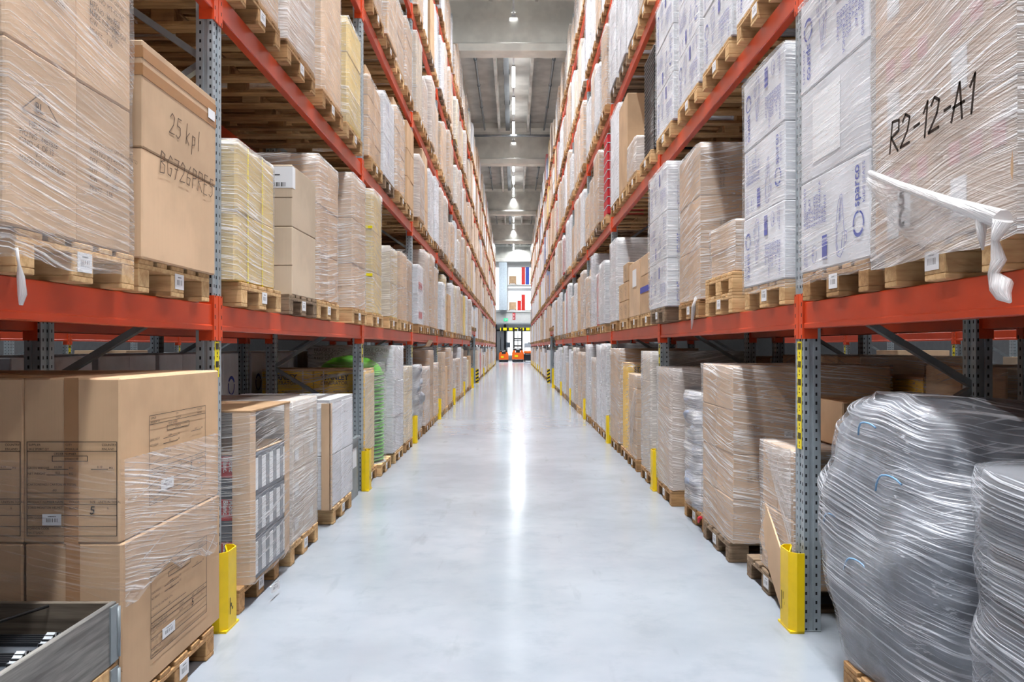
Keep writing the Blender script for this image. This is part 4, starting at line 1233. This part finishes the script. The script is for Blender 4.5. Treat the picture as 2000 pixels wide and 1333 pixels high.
# ================================================================== RIGHT, floor level
s = 1
def blob(off, nu=90, nv=46):
    """lumpy heap of bagged goods, local to its base centre; off pushes the surface out"""
    def fn(u, v):
        z = v * 1.21
        # half extents along the aisle and shift, by height
        keys = [(0, .50, .04, 1.0), (.12, .57, .05, 1.05), (.28, .62, .10, 1.10), (.42, .66, .12, 1.13), (.58, .65, .10, 1.10), (.72, .59, .08, 1.06), (.84, .56, .07, 1.02), (.93, .50, .06, .95), (1.0, .34, .05, .70)]
        for (a, e0, s0, d0), (b, e1, s1, d1) in zip(keys, keys[1:]):
            if v <= b: k = (v - a) / (b - a); k = k * k * (3 - 2 * k); ey, sh, dx = e0 + (e1 - e0) * k, s0 + (s1 - s0) * k, d0 + (d1 - d0) * k; break
        x, y = rrect(u, .40 * dx, ey, 3.6)
        n1 = noise.noise((x * 2.4, y * 2.4 + 3, z * 2.6)); n2 = noise.noise((x * 6, y * 6, z * 5 + 9)); n3 = noise.noise((x * 15 + 2, y * 15, z * 13))
        k = 1 + .11 * n1 + .045 * n2 + .012 * n3 + off
        if v > .86: z -= .10 * max(0, x / .5) * (v - .86) / .14
        return (x * k, y * k + sh, z + (.04 * n1 + .02 * n2 if 0 < v else 0) + off * .4)
    return lump(nu, nv, fn)
t = thing('wrapped_bag_heap', (1.50 + .42, 3.42, PT + .01), 'huge lumpy grey heap of goods wrapped in shiny film beside the first right upright', 'pallet load')
obj('bagged_goods', blob(-.02), 'bag_mid', t)
obj('stretch_film', blob(.012, 120, 60), 'film_grey', t)
for k, (y, z, r) in enumerate(((-.25, .75, .16), (.05, .32, .18), (.32, .5, .14), (-.05, .98, .12))):
    obj('blue_strap', MB().tube([(-.455 + .02 * abs(q - 4) / 4, y + r * math.cos(.5 + q * .2), z + r * math.sin(.5 + q * .2)) for q in range(9)], .004, 6), 'strap_blue', t)
pallet(1, 1.50, 3.27, 0, 'wood_mid', 'pallet peeping out under the lumpy grey film heap beside the first right upright', True)
t = bag_stack(1, 1.41, 1.64, 2.63, PT, 1.19, 5, 'bag_dark', 'film_grey', 'flat grey bags stacked in film in the near right corner', depth=1.12, amp=.02)
pallet(1, 1.5, 2.06, 0, 'wood_old', 'dark pallet under the flat grey bags in the near right corner', True)
t = bag_stack(1, 2.45, 2.75, 3.85, PT, 1.33, 4, 'bag_black', 'film_thin', 'black bags under film behind the lumpy grey heap', depth=.36, amp=.03)
done(1, 0, 0, 0, 1, 2, 3)
# second bay
pallet(1, 1.605, 5.15, 0, 'wood_old', 'dark weathered pallet sticking out beside the first right guard', True)
t, g = load(1, 1.62, 4.68, 5.26, PT, .965, 1.05, (2, 2, 2), 'brown', 'film', True, 'low brown cartons in film tied to the first right upright', film_from=.02)
obj('slipped_sheet', MB().bar((-.56, -.26, .0), (-.53, .26, .30), .01, .30), 'tan', t)
mbt = MB()
for k in range(7):
    u = k / 6
    mbt.v += [(-.534 - .004 * math.sin(9 * u), .22 - .50 * u, .80 + .03 * u ** 2), (-.531, .22 - .50 * u, .78 - .55 * u)]
for k in range(6): mbt.face((2 * k, 2 * k + 1, 2 * k + 3, 2 * k + 2), [(k * .09, .1), (k * .09, 0), (k * .09 + .09, 0), (k * .09 + .09, .1)], True)
obj('film_tether', mbt, 'film_thick', t)
loose(1, 1.90, 4.66, 5.2, .985, 1.25, .6, 'brown', 'brown carton set on top of the low cartons behind the first right upright')
t, g = sp(1, 0, 1, 1, 5.81, 6.72, 1.43, 'brown', (2, 2, 4), 'film', 'tall brown four layer carton load on dark pallet, second past the first right guard', xf=1.577, tint='wood_old', pdesc='dark worn pallet under the tall four layer brown cartons')
for (ix, iy, iz), c in g.items():
    if iy == 0 and iz in (1, 2): prints_small(c, 'C', (-.18, -.227, .2), 'ink_brown', .018); sticker(c, 'C', (.12, -.227, .15), .06, .05)
pallet(1, 1.6, 7.15, 0, 'wood_mid', 'pallet with a pink rag under the slumped blue grey bags', True)
bag_stack(1, 1.585, 6.86, 7.58, PT, 1.16, 7, 'bag_blue', 'film_thick', 'slumped blue grey bag stack in film beside the tall brown cartons', depth=1.0, amp=.045, lean=.006)
done(1, 0, 1, 0, 2)
t = thing('pink_rag', (1.595, 6.86, .10), 'pink torn plastic scrap caught on the pallet of blue grey bags', 'plastic scrap')
obj('scrap', MB().tube([(-.01, -.05, .03), (-.015, 0, .01), (-.012, .04, -.03)], [.012, .02, .01], 6), 'red', t)
t, g = sp(1, 0, 1, 3, 7.92, 8.72, 1.355, 'brown', (2, 1, 3), 'film_thick', 'brown carton load with half torn film beside the second right upright', xf=1.56)
for (ix, iy, iz), c in g.items():
    if iz == 2: obj('dark_label', MB().box(-.12, .0, -.402, -.4, .18, .23), 'ink', c); prints_small(c, 'C', (.08, -.40, .26), 'ink_brown', .02)
obj('film_tear', MB().tube([(-.45, -.41, 1.0), (-.25, -.415, .75), (-.12, -.42, .50), (-.2, -.42, .35), (-.28, -.42, .1)], [.006, .012, .03, .012, .006], 7, uvs=True), 'film_rope', t)
# third bay
sp(1, 0, 2, 0, 9.02, 9.70, 1.515, 'grey_tan', (2, 1, 4), 'film_thick', 'tall pale carton tower under cloudy film just past the second right guard', xf=1.55)
t, g = sp(1, 0, 2, 1, 10.15, 10.86, 1.215, 'tan', (2, 2, 6), 'film_thin', 'stack of flat tan cartons with loose film, second past the second right guard', xf=1.55)
for (ix, iy, iz), c in g.items():
    if iy == 0 and ix == 0 and iz % 2: obj('printed_square', MB().box(.0, .1, -.18, -.1785, .05, .12), 'ink', c)
obj('loose_film', MB().tube([(-.5, -.36, 1.07), (-.57, -.3, .85), (-.6, -.2, .6), (-.58, .0, .2), (-.55, .2, .05)], [.006, .03, .035, .03, .01], 8, uvs=True), 'film', t)
stanley(1, 11.0, 11.55, 1.33, 1.56, 'yellow generator cartons under pale film past the second right guard', 2, 2)
sp(1, 0, 2, 3, 11.74, 12.95, 1.545, 'brown', (1, 1, 1), 'film', 'tall single brown carton load with film veil before the third right guard', xf=1.55)
for i, (a, b, zt, m, d) in enumerate(((13.35, 14.15, 1.62, 'white', 'first'), (14.25, 15.0, 1.6, 'white', 'second'), (15.2, 16.0, 1.36, 'tan', 'third'), (16.4, 17.2, 1.62, 'white', 'fourth'))):
    sp(1, 0, 3, i, a, b, zt, m, (2, 1, 2), 'film_thick', f'{"tall white" if m == "white" else "tan"} carton load on the floor, {d} past the third right guard', xf=1.55)

# ================================================================== RIGHT, first shelf
z1R = LEV[1][1]
t, g = sp(1, 1, 0, 2, 2.50, 3.46, z1R + PT + 1.36, 'brown', (2, 2, 3), 'film_thick', 'very large film wrapped load with black marker code at the right picture edge', xf=1.55, tint='wood_new', film_from=-.06, pdesc='pale pallet under the load with the black marker code')
for (ix, iy, iz), c in g.items():
    if ix == 0:
        for q in range(3): obj('pink_print', MB().box(-.3037, -.3025, -.2 + .13 * q, -.13 + .13 * q, .25, .33), 'pink', c)
        obj('white_sheet', MB().box(-.3037, -.3025, .02, .12, .05, .2), 'paper', c)
handwriting(t, 'R2-12-A1', 'R', (-.632, 3.27 - 2.985, 2.345 - z1R - PT), .125, .012, 'marker', slant=.14, off=.001)
tg = obj('paper_tag', MB().box(-.642, -.640, .10, .20, .07, .225), 'paper', t)
handwriting(tg, '5', 'R', (-.642, .185, .155), .07, .012, 'marker'); handwriting(tg, 'C', 'R', (-.642, .185, .08), .07, .013, 'marker')
# torn film sheet running to a twisted rope
mb = MB(); N = 14
for j in range(5):
    for i in range(N + 1):
        u = i / N
        yy = (3.40 + (2.43 - 3.40) * u) - 2.985
        zt = 2.30 + (1.95 - 2.30) * u - z1R - PT; zb = 2.02 + (1.90 - 2.02) * u - z1R - PT
        v = j / 4
        zz = zt + (zb - zt) * v * (.25 + .9 * math.sin(math.pi * min(1, u * 1.05)))
        mb.v.append((-.652 - .02 * math.sin(5 * u + 3 * v) - .03 * u, yy, zz))
for j in range(4):
    for i in range(N):
        a = j * (N + 1) + i
        mb.face((a, a + 1, a + N + 2, a + N + 1), [(i * .08, j * .03), (i * .08 + .08, j * .03), (i * .08 + .08, j * .03 + .03), (i * .08, j * .03 + .03)], True)
obj('torn_film', mb, 'film_thick', t)
ky = 2.43 - 2.985
R0 = z1R + PT
mb = MB().tube([(-.655, 3.40 - 2.985, 2.30 - R0), (-.67, 3.1 - 2.985, 2.185 - R0), (-.68, 2.75 - 2.985, 2.06 - R0), (-.685, ky, 1.95 - R0)], [.012, .016, .02, .03], 8, uvs=True)
mb.tube([(-.685, ky, 1.95 - R0), (-.69, ky + .03, 1.89 - R0), (-.69, ky + .01, 1.83 - R0), (-.695, ky + .03, 1.79 - R0), (-.695, ky - .01, 1.75 - R0), (-.695, ky - .02, 1.72 - R0), (-.70, ky - .06, 1.70 - R0)], [.03, .012, .022, .016, .034, .022, .006], 9, uvs=True)
mb.tube([(-.68, ky + .12, 1.97 - R0), (-.69, ky + .10, 1.91 - R0), (-.69, ky + .095, 1.87 - R0)], [.02, .012, .004], 7, uvs=True)
obj('film_rope', mb, 'film_rope', t)
t, g = sp(1, 1, 0, 3, 3.515, 4.36, z1R + PT + 1.44, 'white', (2, 1, 3), 'film_thin', 'white printed seat carton load on the first right shelf, just before the upright', xf=1.55, tint='wood_mid', film_from=-.06, pdesc='dark ended pallet under the white seat cartons before the first right upright')
for (ix, iy, iz), c in g.items():
    if ix == 0: seat_print(c, 'R', -.3025, .86, .48, flip=(iz == 0)) if iz != 1 else obj('white_panel', MB().box(-.3037, -.3025, -.1, .25, .08, .42), 'paper', c)
sp(1, 1, 0, 1, 1.55, 2.35, z1R + PT + 1.2, 'tan', (2, 2, 2), 'film', 'tan carton load beyond the right picture edge on the first shelf', xf=1.6, tint='wood_new')
done(1, 1, 0, 0)
t, g = sp(1, 1, 1, 0, 4.62, 5.43, z1R + PT + 1.36, 'white', (2, 1, 3), 'film_thin', 'white printed seat carton load just past the first right upright, first shelf', xf=1.55, tint='wood_new', film_from=-.05)
for (ix, iy, iz), c in g.items():
    if ix == 0: seat_print(c, 'R', -.3025, .81, .453, flip=(iz == 1))
# two pallets on top of each other with a small load
pallet(1, 1.55, 6.12, z1R, 'wood_new', 'lower one of two stacked pale pallets on the first right shelf', True)
pallet(1, 1.55, 6.12, z1R + PT + .001, 'wood_new', 'upper one of two stacked pale pallets on the first right shelf', True, False)
t, g = load(1, 1.58, 5.76, 6.46, z1R + 2 * PT + .002, 2.48, 1.0, (3, 1, 2), 'tan', 'film', True, 'small two layer tan carton load on the two stacked pallets, first right shelf')
for (ix, iy, iz), c in g.items(): sticker(c, 'C', (.05, -.35, .1), .08, .05, mat='paper')
done(1, 1, 1, 1)
t, g = sp(1, 1, 1, 2, 6.71, 7.54, 3.265, 'brown', (2, 2, 3), 'film', 'brown three layer carton load with torn film, first right shelf behind the stacked pallets', xf=1.55, tint='wood_mid')
for (ix, iy, iz), c in g.items():
    if iy == 0: text(c, 'MADE IN CHINA\nITEM NO. 22-14', 'C', (-.1, -.207, .05), .026, 'ink_brown', math.pi / 2)
obj('film_fringe', MB().tube([(-.56, -.3, .02), (-.585, -.25, -.05), (-.59, -.22, -.16), (-.592, -.2, -.24)], [.03, .02, .012, .004], 7, uvs=True), 'film_rope', t)
t, g = sp(1, 1, 1, 3, 7.78, 8.77, 3.36, 'white', (2, 1, 3), 'film', 'white carton load with blue ring prints in front of the second right upright, first shelf', xf=1.48, tint='wood_old', depth=1.1)
for (ix, iy, iz), c in g.items():
    ring(c, 'C', (.0, -.51, .22), .11); text(c, 'KID SEAT\nUNIVERSAL', 'C', (-.15, -.51, .05), .045, 'blue_ink', math.pi / 2)
    if ix == 0: seat_print(c, 'R', -.275, 1.0, .46, flip=(iz % 2 == 1))
# third bay
t = None
pallet(1, 1.55, 9.45, z1R, 'wood_new', 'pale pallet under the blue striped carton, first right shelf', True)
t = loose(1, 1.55, 9.02, 9.86, z1R + PT, 2.42, .6, 'brown', 'brown carton with blue stripe just past the second right upright, first shelf')
obj('blue_stripe', MB().box(-.303, -.3, -.42, .42, .26, .33).box(-.3, .0, -.423, -.42, .26, .33), 'blue_ink', t)
t = loose(1, 1.55, 9.02 + .1, 9.86, 2.423, 2.66, .6, 'tan', 'flat tan carton lying on the blue striped carton, first right shelf')
pallet(1, 1.55, 10.4, z1R, 'wood_new', 'pale pallet under the tall carton with white pouch, first right shelf', True)
t = loose(1, 1.55, 9.96, 10.82, z1R + PT, 2.66, .6, 'tan', 'tall tan carton with a white document pouch, first right shelf')
obj('document_pouch', MB().box(-.304, -.3, -.2, .1, .38, .6), 'paper', t)
pallet(1, 1.55, 11.4, z1R, 'wood_new', 'pale pallet under the small marked cartons, first right shelf', True)
for iz in range(3):
    for iy in range(2 if iz < 2 else 1):
        t = loose(1, 1.55, 10.95 + .46 * iy, 11.40 + .46 * iy, z1R + PT + .255 * iz, z1R + PT + .255 * iz + .252, .6, 'brown', f'small brown carton with black marks, {["bottom", "middle", "top"][iz]} row {["near", "far"][iy]} one, first right shelf', group='small marked cartons on one pallet')
        text(t, '+ C\n- E', 'R', (-.3, .06, .14), .08, 'ink')
load(1, 2.2, 9.0, 12.0, z1R + PT, 3.22, .5, (1, 5, 3), 'white', None, True, 'row of tall white cartons at the back of the first right shelf, third bay', film_from=0, name='white_carton_row')
t, g = sp(1, 1, 2, 3, 12.05, 12.9, 3.2, 'white', (2, 1, 2), 'film_thick', 'tall white load with cloudy film before the third right upright, first shelf', xf=1.55)
t, g = sp(1, 1, 3, 1, 14.42, 15.05, 2.9, 'red', (2, 1, 3), 'film_thick', 'pink tinted narrow load under film past the third right upright, first shelf', xf=1.55)
# second shelf, near: white seat cartons
z2R = LEV[1][2]
for i, (a, b) in enumerate(((4.72, 5.62), (5.75, 6.6), (6.75, 7.6), (7.85, 8.75))):
    t, g = sp(1, 2, 1, i, a, b, z2R + PT + 1.40, 'white', (2, 1, 3), 'film_thin', f'white seat carton load on the second right shelf, {ORD[i]} past the first upright', xf=1.55, tint='wood_new')
    for (ix, iy, iz), c in g.items():
        if ix == 0: seat_print(c, 'R', -.285, b - a, .467, flip=(iz % 2 == 1))
        text(c, 'SEGGIOLINO\nBIMBI\nKID SEAT', 'C', (.05, -(b - a) / 2, .33), .05, 'blue_ink', math.pi / 2)
# third bay second shelf: ribbed dark roll, tan tall carton, white carton, red reels
pallet(1, 1.54, 9.45, z2R, 'wood_new', 'pale pallet under the dark ribbed stack on the second right shelf', True)
t = thing('ribbed_stack', (1.54 + .45, 9.35, z2R + PT), 'tall dark ribbed stack with silver film on the second right shelf past the second upright', 'pallet load')
for k in range(26): obj('black_layer', MB().cbox(-.42, .42, -.34, .34, .045 * k, .045 * k + .034, .006), 'black', t)
obj('stretch_film', film_shell(.80, .72, 1.18, .0, 55.0, top=False), 'film_thin', t)
pallet(1, 1.55, 10.55, z2R, 'wood_new', 'pale pallet under the small film box, second right shelf third bay', True)
load(1, 1.55, 10.2, 10.9, z2R + PT, z2R + PT + .45, 1.0, (2, 2, 2), 'tan', 'film_thick', True, 'low tan load under film beside the dark ribbed stack, second right shelf')
pallet(1, 1.55, 11.45, z2R, 'wood_new', 'pale pallet under the tall plain carton, second right shelf third bay', True)
t = loose(1, 1.55, 11.0, 11.85, z2R + PT, z2R + PT + 1.25, .55, 'brown', 'tall plain brown carton standing on the second right shelf, third bay')
t, g = sp(1, 2, 2, 3, 12.0, 12.95, z2R + PT + 1.42, 'white', (1, 1, 2), 'film_thin', 'tall white carton load behind the plain brown carton, second right shelf', xf=1.56)
done(1, 2, 2, 0, 1, 2); done(1, 1, 2, 0, 1, 2)
pallet(1, 1.55, 13.9, z2R, 'wood_new', 'pale pallet under the red reels, second right shelf fourth bay', True)
t = thing('red_reel_stack', (1.55 + .4, 13.75, z2R + PT), 'tall stack of glossy red blocks tied with white tape, second right shelf', 'pallet load')
for k in range(9): obj('red_block', MB().cbox(-.38, .38, -.28, .28, .15 * k, .15 * k + .146, .02), 'crate_red' if False else 'red', t)
for k in range(9): obj('white_tape', MB().box(-.384, .384, -.284, .284, .15 * k + .142, .15 * k + .15), 'paper', t)
done(1, 2, 3, 0)

# ================================================================== everything else on the near section
STYLES = {-1: [('brown', 38), ('tan', 22), ('grey_tan', 8), ('deep', 8), ('yellowish', 6), ('cream', 5), ('white', 13)],
          1: [('brown', 24), ('tan', 15), ('deep', 6), ('white', 46), ('grey_tan', 6), ('red', 1.5), ('cream', 3)]}
WORD = {'brown': 'brown', 'tan': 'tan', 'grey_tan': 'beige', 'deep': 'dark brown', 'yellowish': 'yellowish', 'cream': 'cream', 'white': 'white', 'red': 'red'}
FWORD = {'film': 'film wrapped', 'film_thick': 'cloudy wrapped', 'film_thin': 'clear wrapped', None: 'unwrapped'}
def pick(s):
    st = STYLES[s]; r = rnd.uniform(0, sum(w for _, w in st))
    for m, w in st:
        r -= w
        if r <= 0: return m
    return st[0][0]
def in_frame(z, y): return VY - (z - H) * F / y > -180
def slot_y(b, i): return upright_y(b - 1) + PW + .60 + 1.0 * i
for s in (-1, 1):
    for b in range(0, 7):
        for l in range(6):
            for i in range(4):
                if (s, l, b, i) in OCC: continue
                yc = slot_y(b, i) + rnd.uniform(-.03, .03)
                if yc < 1.2: continue
                z = LEV[s][l]
                if not in_frame(z - .1, yc + .5): continue
                tint = rnd.choice(['wood_new', 'wood_new', 'wood_mid', 'wood_mid', 'wood_old'])
                m = pick(s)
                fm = rnd.choice(['film', 'film', 'film_thick', 'film_thick', 'film', 'film_thin' if rnd.random() < .5 else None])
                w = rnd.choice([.78, .82, .86, .9])
                hmax = {0: 1.45, 5: 1.22}.get(l, 1.40)
                h = hmax * rnd.choice([1.0, .97, .93, .9, .84, .75, .66])
                xf = XF[s] - .05 + rnd.uniform(-.03, .03)
                nz = rnd.choice([2, 3, 3, 4]) if h > .8 else 2
                ny = rnd.choice([1, 1, 2, 2, 3])
                pl = place_words(s, l, b, i)
                pallet(s, XF[s] - .06 + rnd.uniform(-.02, .02), yc, z, tint, f'{TINT_WORD[tint]} pallet on {pl}', yc < 9.5)
                big = yc < 18
                t, g = load(s, xf, yc - w / 2, yc + w / 2, z + PT, z + PT + h, 1.12, (2, ny, nz), m, fm, big, f'{FWORD[fm]} {WORD[m]} carton load, {pl}', wob=rnd.choice([.006, .010, .016]))
                if big and rnd.random() < .35:
                    obj('top_carton', MB().cbox(-.25, .25, -w * .3, w * .1, h + .008, h + .008 + min(.16, 1.46 - h if l else .16), .006), m, t, (s * -.25, 0, 0))
                if big and m != 'white' and rnd.random() < .6:
                    for (ix, iy, iz), c in g.items():
                        if ix == 0 and rnd.random() < .5: prints_small(c, A(s), (-s * .28, -.1 * -s, h / nz * .7), 'ink_brown', .022)
                elif m == 'white' and big:
                    for (ix, iy, iz), c in g.items():
                        if ix == 0 and rnd.random() < .6:
                            text(c, rnd.choice(['KID SEAT\nUNIVERSAL', 'FRAGILE\nTHIS SIDE UP', 'SEGGIOLINO\nBIMBI']), A(s), (-s * .28, s * .06, h / nz * .92), min(.05, h / nz * .115), 'blue_ink', -math.pi / 2)

# rows standing back to back: plain loads seen through the rack
for s in (-1, 1):
    for b in range(0, 4):
        for l in range(0, 3):
            for i in range(4):
                yc = slot_y(b, i)
                if yc < 1.5 or not in_frame(LEV[s][l], yc + 2): continue
                if l == 2 and b < 1: continue
                if (s, l, b, i) == (1, 0, 1, 1): continue
                z = LEV[s][l]
                m = (rnd.choice(['white', 'white', 'white', 'grey_tan']) if l < 1 else pick(-1)) if s < 0 else rnd.choice(['brown', 'deep', 'tan', 'brown'])
                h = (1.36 if s < 0 else rnd.choice([1.30, 1.22, 1.34])) if l == 0 else rnd.choice([1.2, 1.3, 1.0])
                pl = f'row behind {SIDE[s]} rack, {lev_word(l)}, {ORD[b]} bay, {ORD[i]} from front'
                pallet(s, XF[s] + 1.24, yc, z, rnd.choice(['wood_mid', 'wood_old']), f'pallet in {pl}', False, False, 'pallets in the rows standing behind')
                t, g = load(s, XF[s] + 1.28, yc - .46, yc + .46, z + PT, z + PT + h, 1.1, (2, 2, 3 if l else 2), m, 'film_thin' if (l == 0 and s > 0) else None, l == 0, f'{WORD[m]} carton load in {pl}', name='carton_load')
                if l == 0 and m == 'white':
                    for (ix, iy, iz), c in g.items():
                        if iy == 0 and iz == 1: text(c, rnd.choice(['KID SEAT\nRIITA', 'SEGGIOLINO\nBIMBI', 'sparco']), 'C', (0, -.23, .15), .07, 'blue_ink', math.pi / 2)
                        if ix == 0 and iz == 1: ring(c, 'L', (.275, 0, .34), .1)
                elif l == 0:
                    for (ix, iy, iz), c in g.items():
                        if iz == 1: sticker(c, 'R', (-.275, 0, .3), .09, .09)
OCC_ROW = stanley(1, 5.68, 6.42, 1.33, 2.88, 'yellow generator cartons in the dark row behind the lumpy grey heap', 1, 9)
# far section: one mass of pallets and one of loads
def far_goods():
    pb, lb = MB(), MB()
    mats = ['wrap_brown', 'wrap_white', 'wrap_tan', 'wrap_deep', 'wrap_red', 'wrap_blue', 'yellowish']
    for s in (-1, 1):
        wts = [34, 26, 22, 9, 1.5, 2, 4] if s < 0 else [24, 44, 16, 7, 2, 3, 3]
        for b in range(7, 17):
            for l in range(6):
                if b == 7 and l == 0: continue
                z = LEV[s][l] + (.42 if (b == 7 and l == 1) else 0)
                for i in range(4):
                    yc = slot_y(b, i) + rnd.uniform(-.05, .05)
                    xf = XF[s] - .06 + rnd.uniform(-.03, .03)
                    for a, e in BLOCKS:
                        pb.cur = rnd.randrange(3)
                        for xx in (0, .53):
                            xa, xb = sorted((s * (xf + xx), s * (xf + xx + .145)))
                            pb.box(xa, xb, yc + a, yc + e, z + .002, z + .10)
                    xa, xb = sorted((s * xf, s * (xf + 1.2)))
                    pb.box(xa, xb, yc - .4, yc + .4, z + .10, z + .144)
                    lb.cur = rnd.choices(range(7), wts)[0]
                    h = (1.0 if (b == 7 and l == 1) else 1.42) * rnd.choice([1, .95, .9, .8, .7])
                    w = rnd.choice([.76, .84, .9])
                    n = rnd.choice([1, 2, 3])
                    for q in range(n):
                        j = rnd.uniform(0, .02)
                        xa, xb = sorted((s * (xf + j), s * (xf + 1.1)))
                        lb.box(xa, xb, yc - w / 2 + j, yc + w / 2 - j, z + PT + .002 + h / n * q, z + PT + h / n * (q + 1) - .004, True)
    o = obj('far_pallet', pb, ['wood_new', 'wood_mid', 'wood_old']); tag(o, 'mass of pallets in the far rack sections beyond the floor crossing', 'pallets', kind='stuff')
    o = obj('far_pallet_load', lb, mats); tag(o, 'mass of wrapped goods in the far rack sections beyond the floor crossing', 'pallet loads', kind='stuff')
far_goods()

# loads across the neighbouring aisles, low behind everything
for s in (-1, 1):
    for i, y in enumerate((3.0, 6.0, 7.2, 10.4, 11.6, 14.6, 15.8)):
        m = ['white', 'tan', 'white', 'brown', 'grey_tan', 'white', 'tan'][i]
        t, g = load(s, XF[s] + 5.7, y - .45, y + .45, .002, 1.5 - .08 * (i % 3), 1.0, (1, 1, 2), m, None, True, f'{WORD[m]} cartons across the aisle behind the {SIDE[s]} rack, {ORD[i]} from front', name='carton_load')

# ================================================================== trucks at the far end
def reach_truck(x, y, label, sc=1.0, mast=True):
    t = thing('reach_truck', (x, y, 0), label, 'forklift')
    b = MB().prism([(-.56, .12), (.56, .12), (.60, .3), (.60, .95), (.50, 1.18), (.30, 1.25), (.24, .98), (-.24, .98), (-.30, 1.25), (-.50, 1.18), (-.60, .95), (-.60, .3)], 'y', 0, .95)
    obj('body', b, 'truck_orange', t)
    obj('skirt', MB().cbox(-.58, .58, -.02, 1.6, .03, .30, .03), 'dark_metal', t)
    obj('seat_back', MB().cbox(-.22, .22, .02, .18, .95, 1.35, .05), 'dark_metal', t)
    obj('control_panel', MB().cbox(-.5, .5, .25, .6, 1.18, 1.42, .04), 'black', t)
    obj('plate', MB().box(-.34, .0, -.012, -.002, .52, .74), 'label_yellow', t)
    for xx in (-.4, .4): obj('wheel', MB().tube([(xx - .06, .4, .15), (xx + .06, .4, .15)], .15, 16), 'black', t)
    if mast:
        for xx in (-.42, .42):
            obj('mast_rail', MB().box(xx - .08, xx + .08, 1.35, 1.55, .1, 3.55), 'black', t)
            obj('guard_leg', MB().bar((xx, .3, 1.3), (xx * .95, .5, 2.2), .07, .07), 'black', t)
        for z in (1.6, 2.35, 3.3): obj('mast_crossbar', MB().box(-.42, .42, 1.38, 1.5, z, z + .14), 'black', t)
        obj('overhead_guard', MB().box(-.45, .45, .45, 1.4, 2.18, 2.26), 'black', t)
        obj('lift_chain', MB().tube([(0, 1.4, 1.2), (0, 1.4, 3.5)], .03, 8), 'steel_plain', t)
        obj('beacon', MB().lathe([(.05, 3.55), (.05, 3.7)], 0, 1.45, 10), 'black', t)
        for xx in (-.25, .25): obj('fork', MB().box(xx - .05, xx + .05, 1.6, 2.7, .35, .4), 'dark_metal', t)
    else:
        for xx in (-.35, -.1, .15, .35): obj('lever', MB().tube([(xx, .35, 1.4), (xx, .38, 1.55)], .04, 8), 'black', t)
    return t
reach_truck(.45, 83.0, 'orange reach truck with tall black mast in the middle of the aisle end')
t = reach_truck(-1.02, 83.4, 'low orange pallet truck without mast at the left of the aisle end', mast=False)
t.scale = (.82, .82, .85)
t = thing('grey_truck', (1.55, 85.5, 0), 'dark grey truck half hidden behind the reach truck at the aisle end', 'forklift')
obj('body', MB().cbox(-.5, .5, 0, 1.2, .12, .85, .06), 'dark_metal', t); obj('hood', MB().cbox(-.45, .45, .1, .9, .852, 1.15, .06), 'truck_orange', t)
obj('screen', MB().box(-.4, .4, .5, .54, 1.5, 1.95), 'column_grey', t)
for xx in (-.35, .35): obj('screen_post', MB().tube([(xx, .55, 1.15), (xx, .55, 1.95)], .03, 8), 'black', t); obj('wheel', MB().tube([(xx - .05, .4, .12), (xx + .05, .4, .12)], .12, 14), 'black', t)
t = thing('height_bar', (.55, 87.5, 3.35), 'yellow and black striped height bar above the trucks', 'barrier')
obj('bar', MB().box(-2.0, 2.4, -.06, .06, 0, .3), 'label_yellow', t)
for q in range(7): obj('stripe', MB().box(-1.9 + .62 * q, -1.68 + .62 * q, -.065, -.06, 0, .3), 'black', t)
for xx in (-1.95, 2.35): obj('bar_post', MB().tube([(xx, 0, -3.35), (xx, 0, .3)], .06, 10), 'dark_metal', t)
for x in (-1.35, 1.45):
    t = thing('info_board', (x + .6, 95.6, 1.3), f'small blue grey notice board on the end wall, {"left" if x < 0 else "right"} of the reach truck', 'board')
    obj('panel', MB().box(-.35, .35, -.03, .0, .2, .8), 'column_grey', t); obj('board_post', MB().box(-.03, .03, 0, .04, -1.3, .8), 'dark_metal', t)

# lettering becomes plain mesh
bpy.context.view_layer.update()
dg = bpy.context.evaluated_depsgraph_get()
fonts = [o for o in bpy.data.objects if o.type == 'FONT']
made = []
for o in fonts:
    me = bpy.data.meshes.new_from_object(o.evaluated_get(dg))
    made.append((o, me))
for o, me in made:
    nm, par, ml = o.name, o.parent, o.matrix_local.copy()
    cu = o.data
    mats = [m for m in cu.materials]
    bpy.data.objects.remove(o)
    n_ = link(nm.split('.')[0], me, par)
    n_.matrix_local = ml
    if not me.materials: me.materials.append(mats[0])
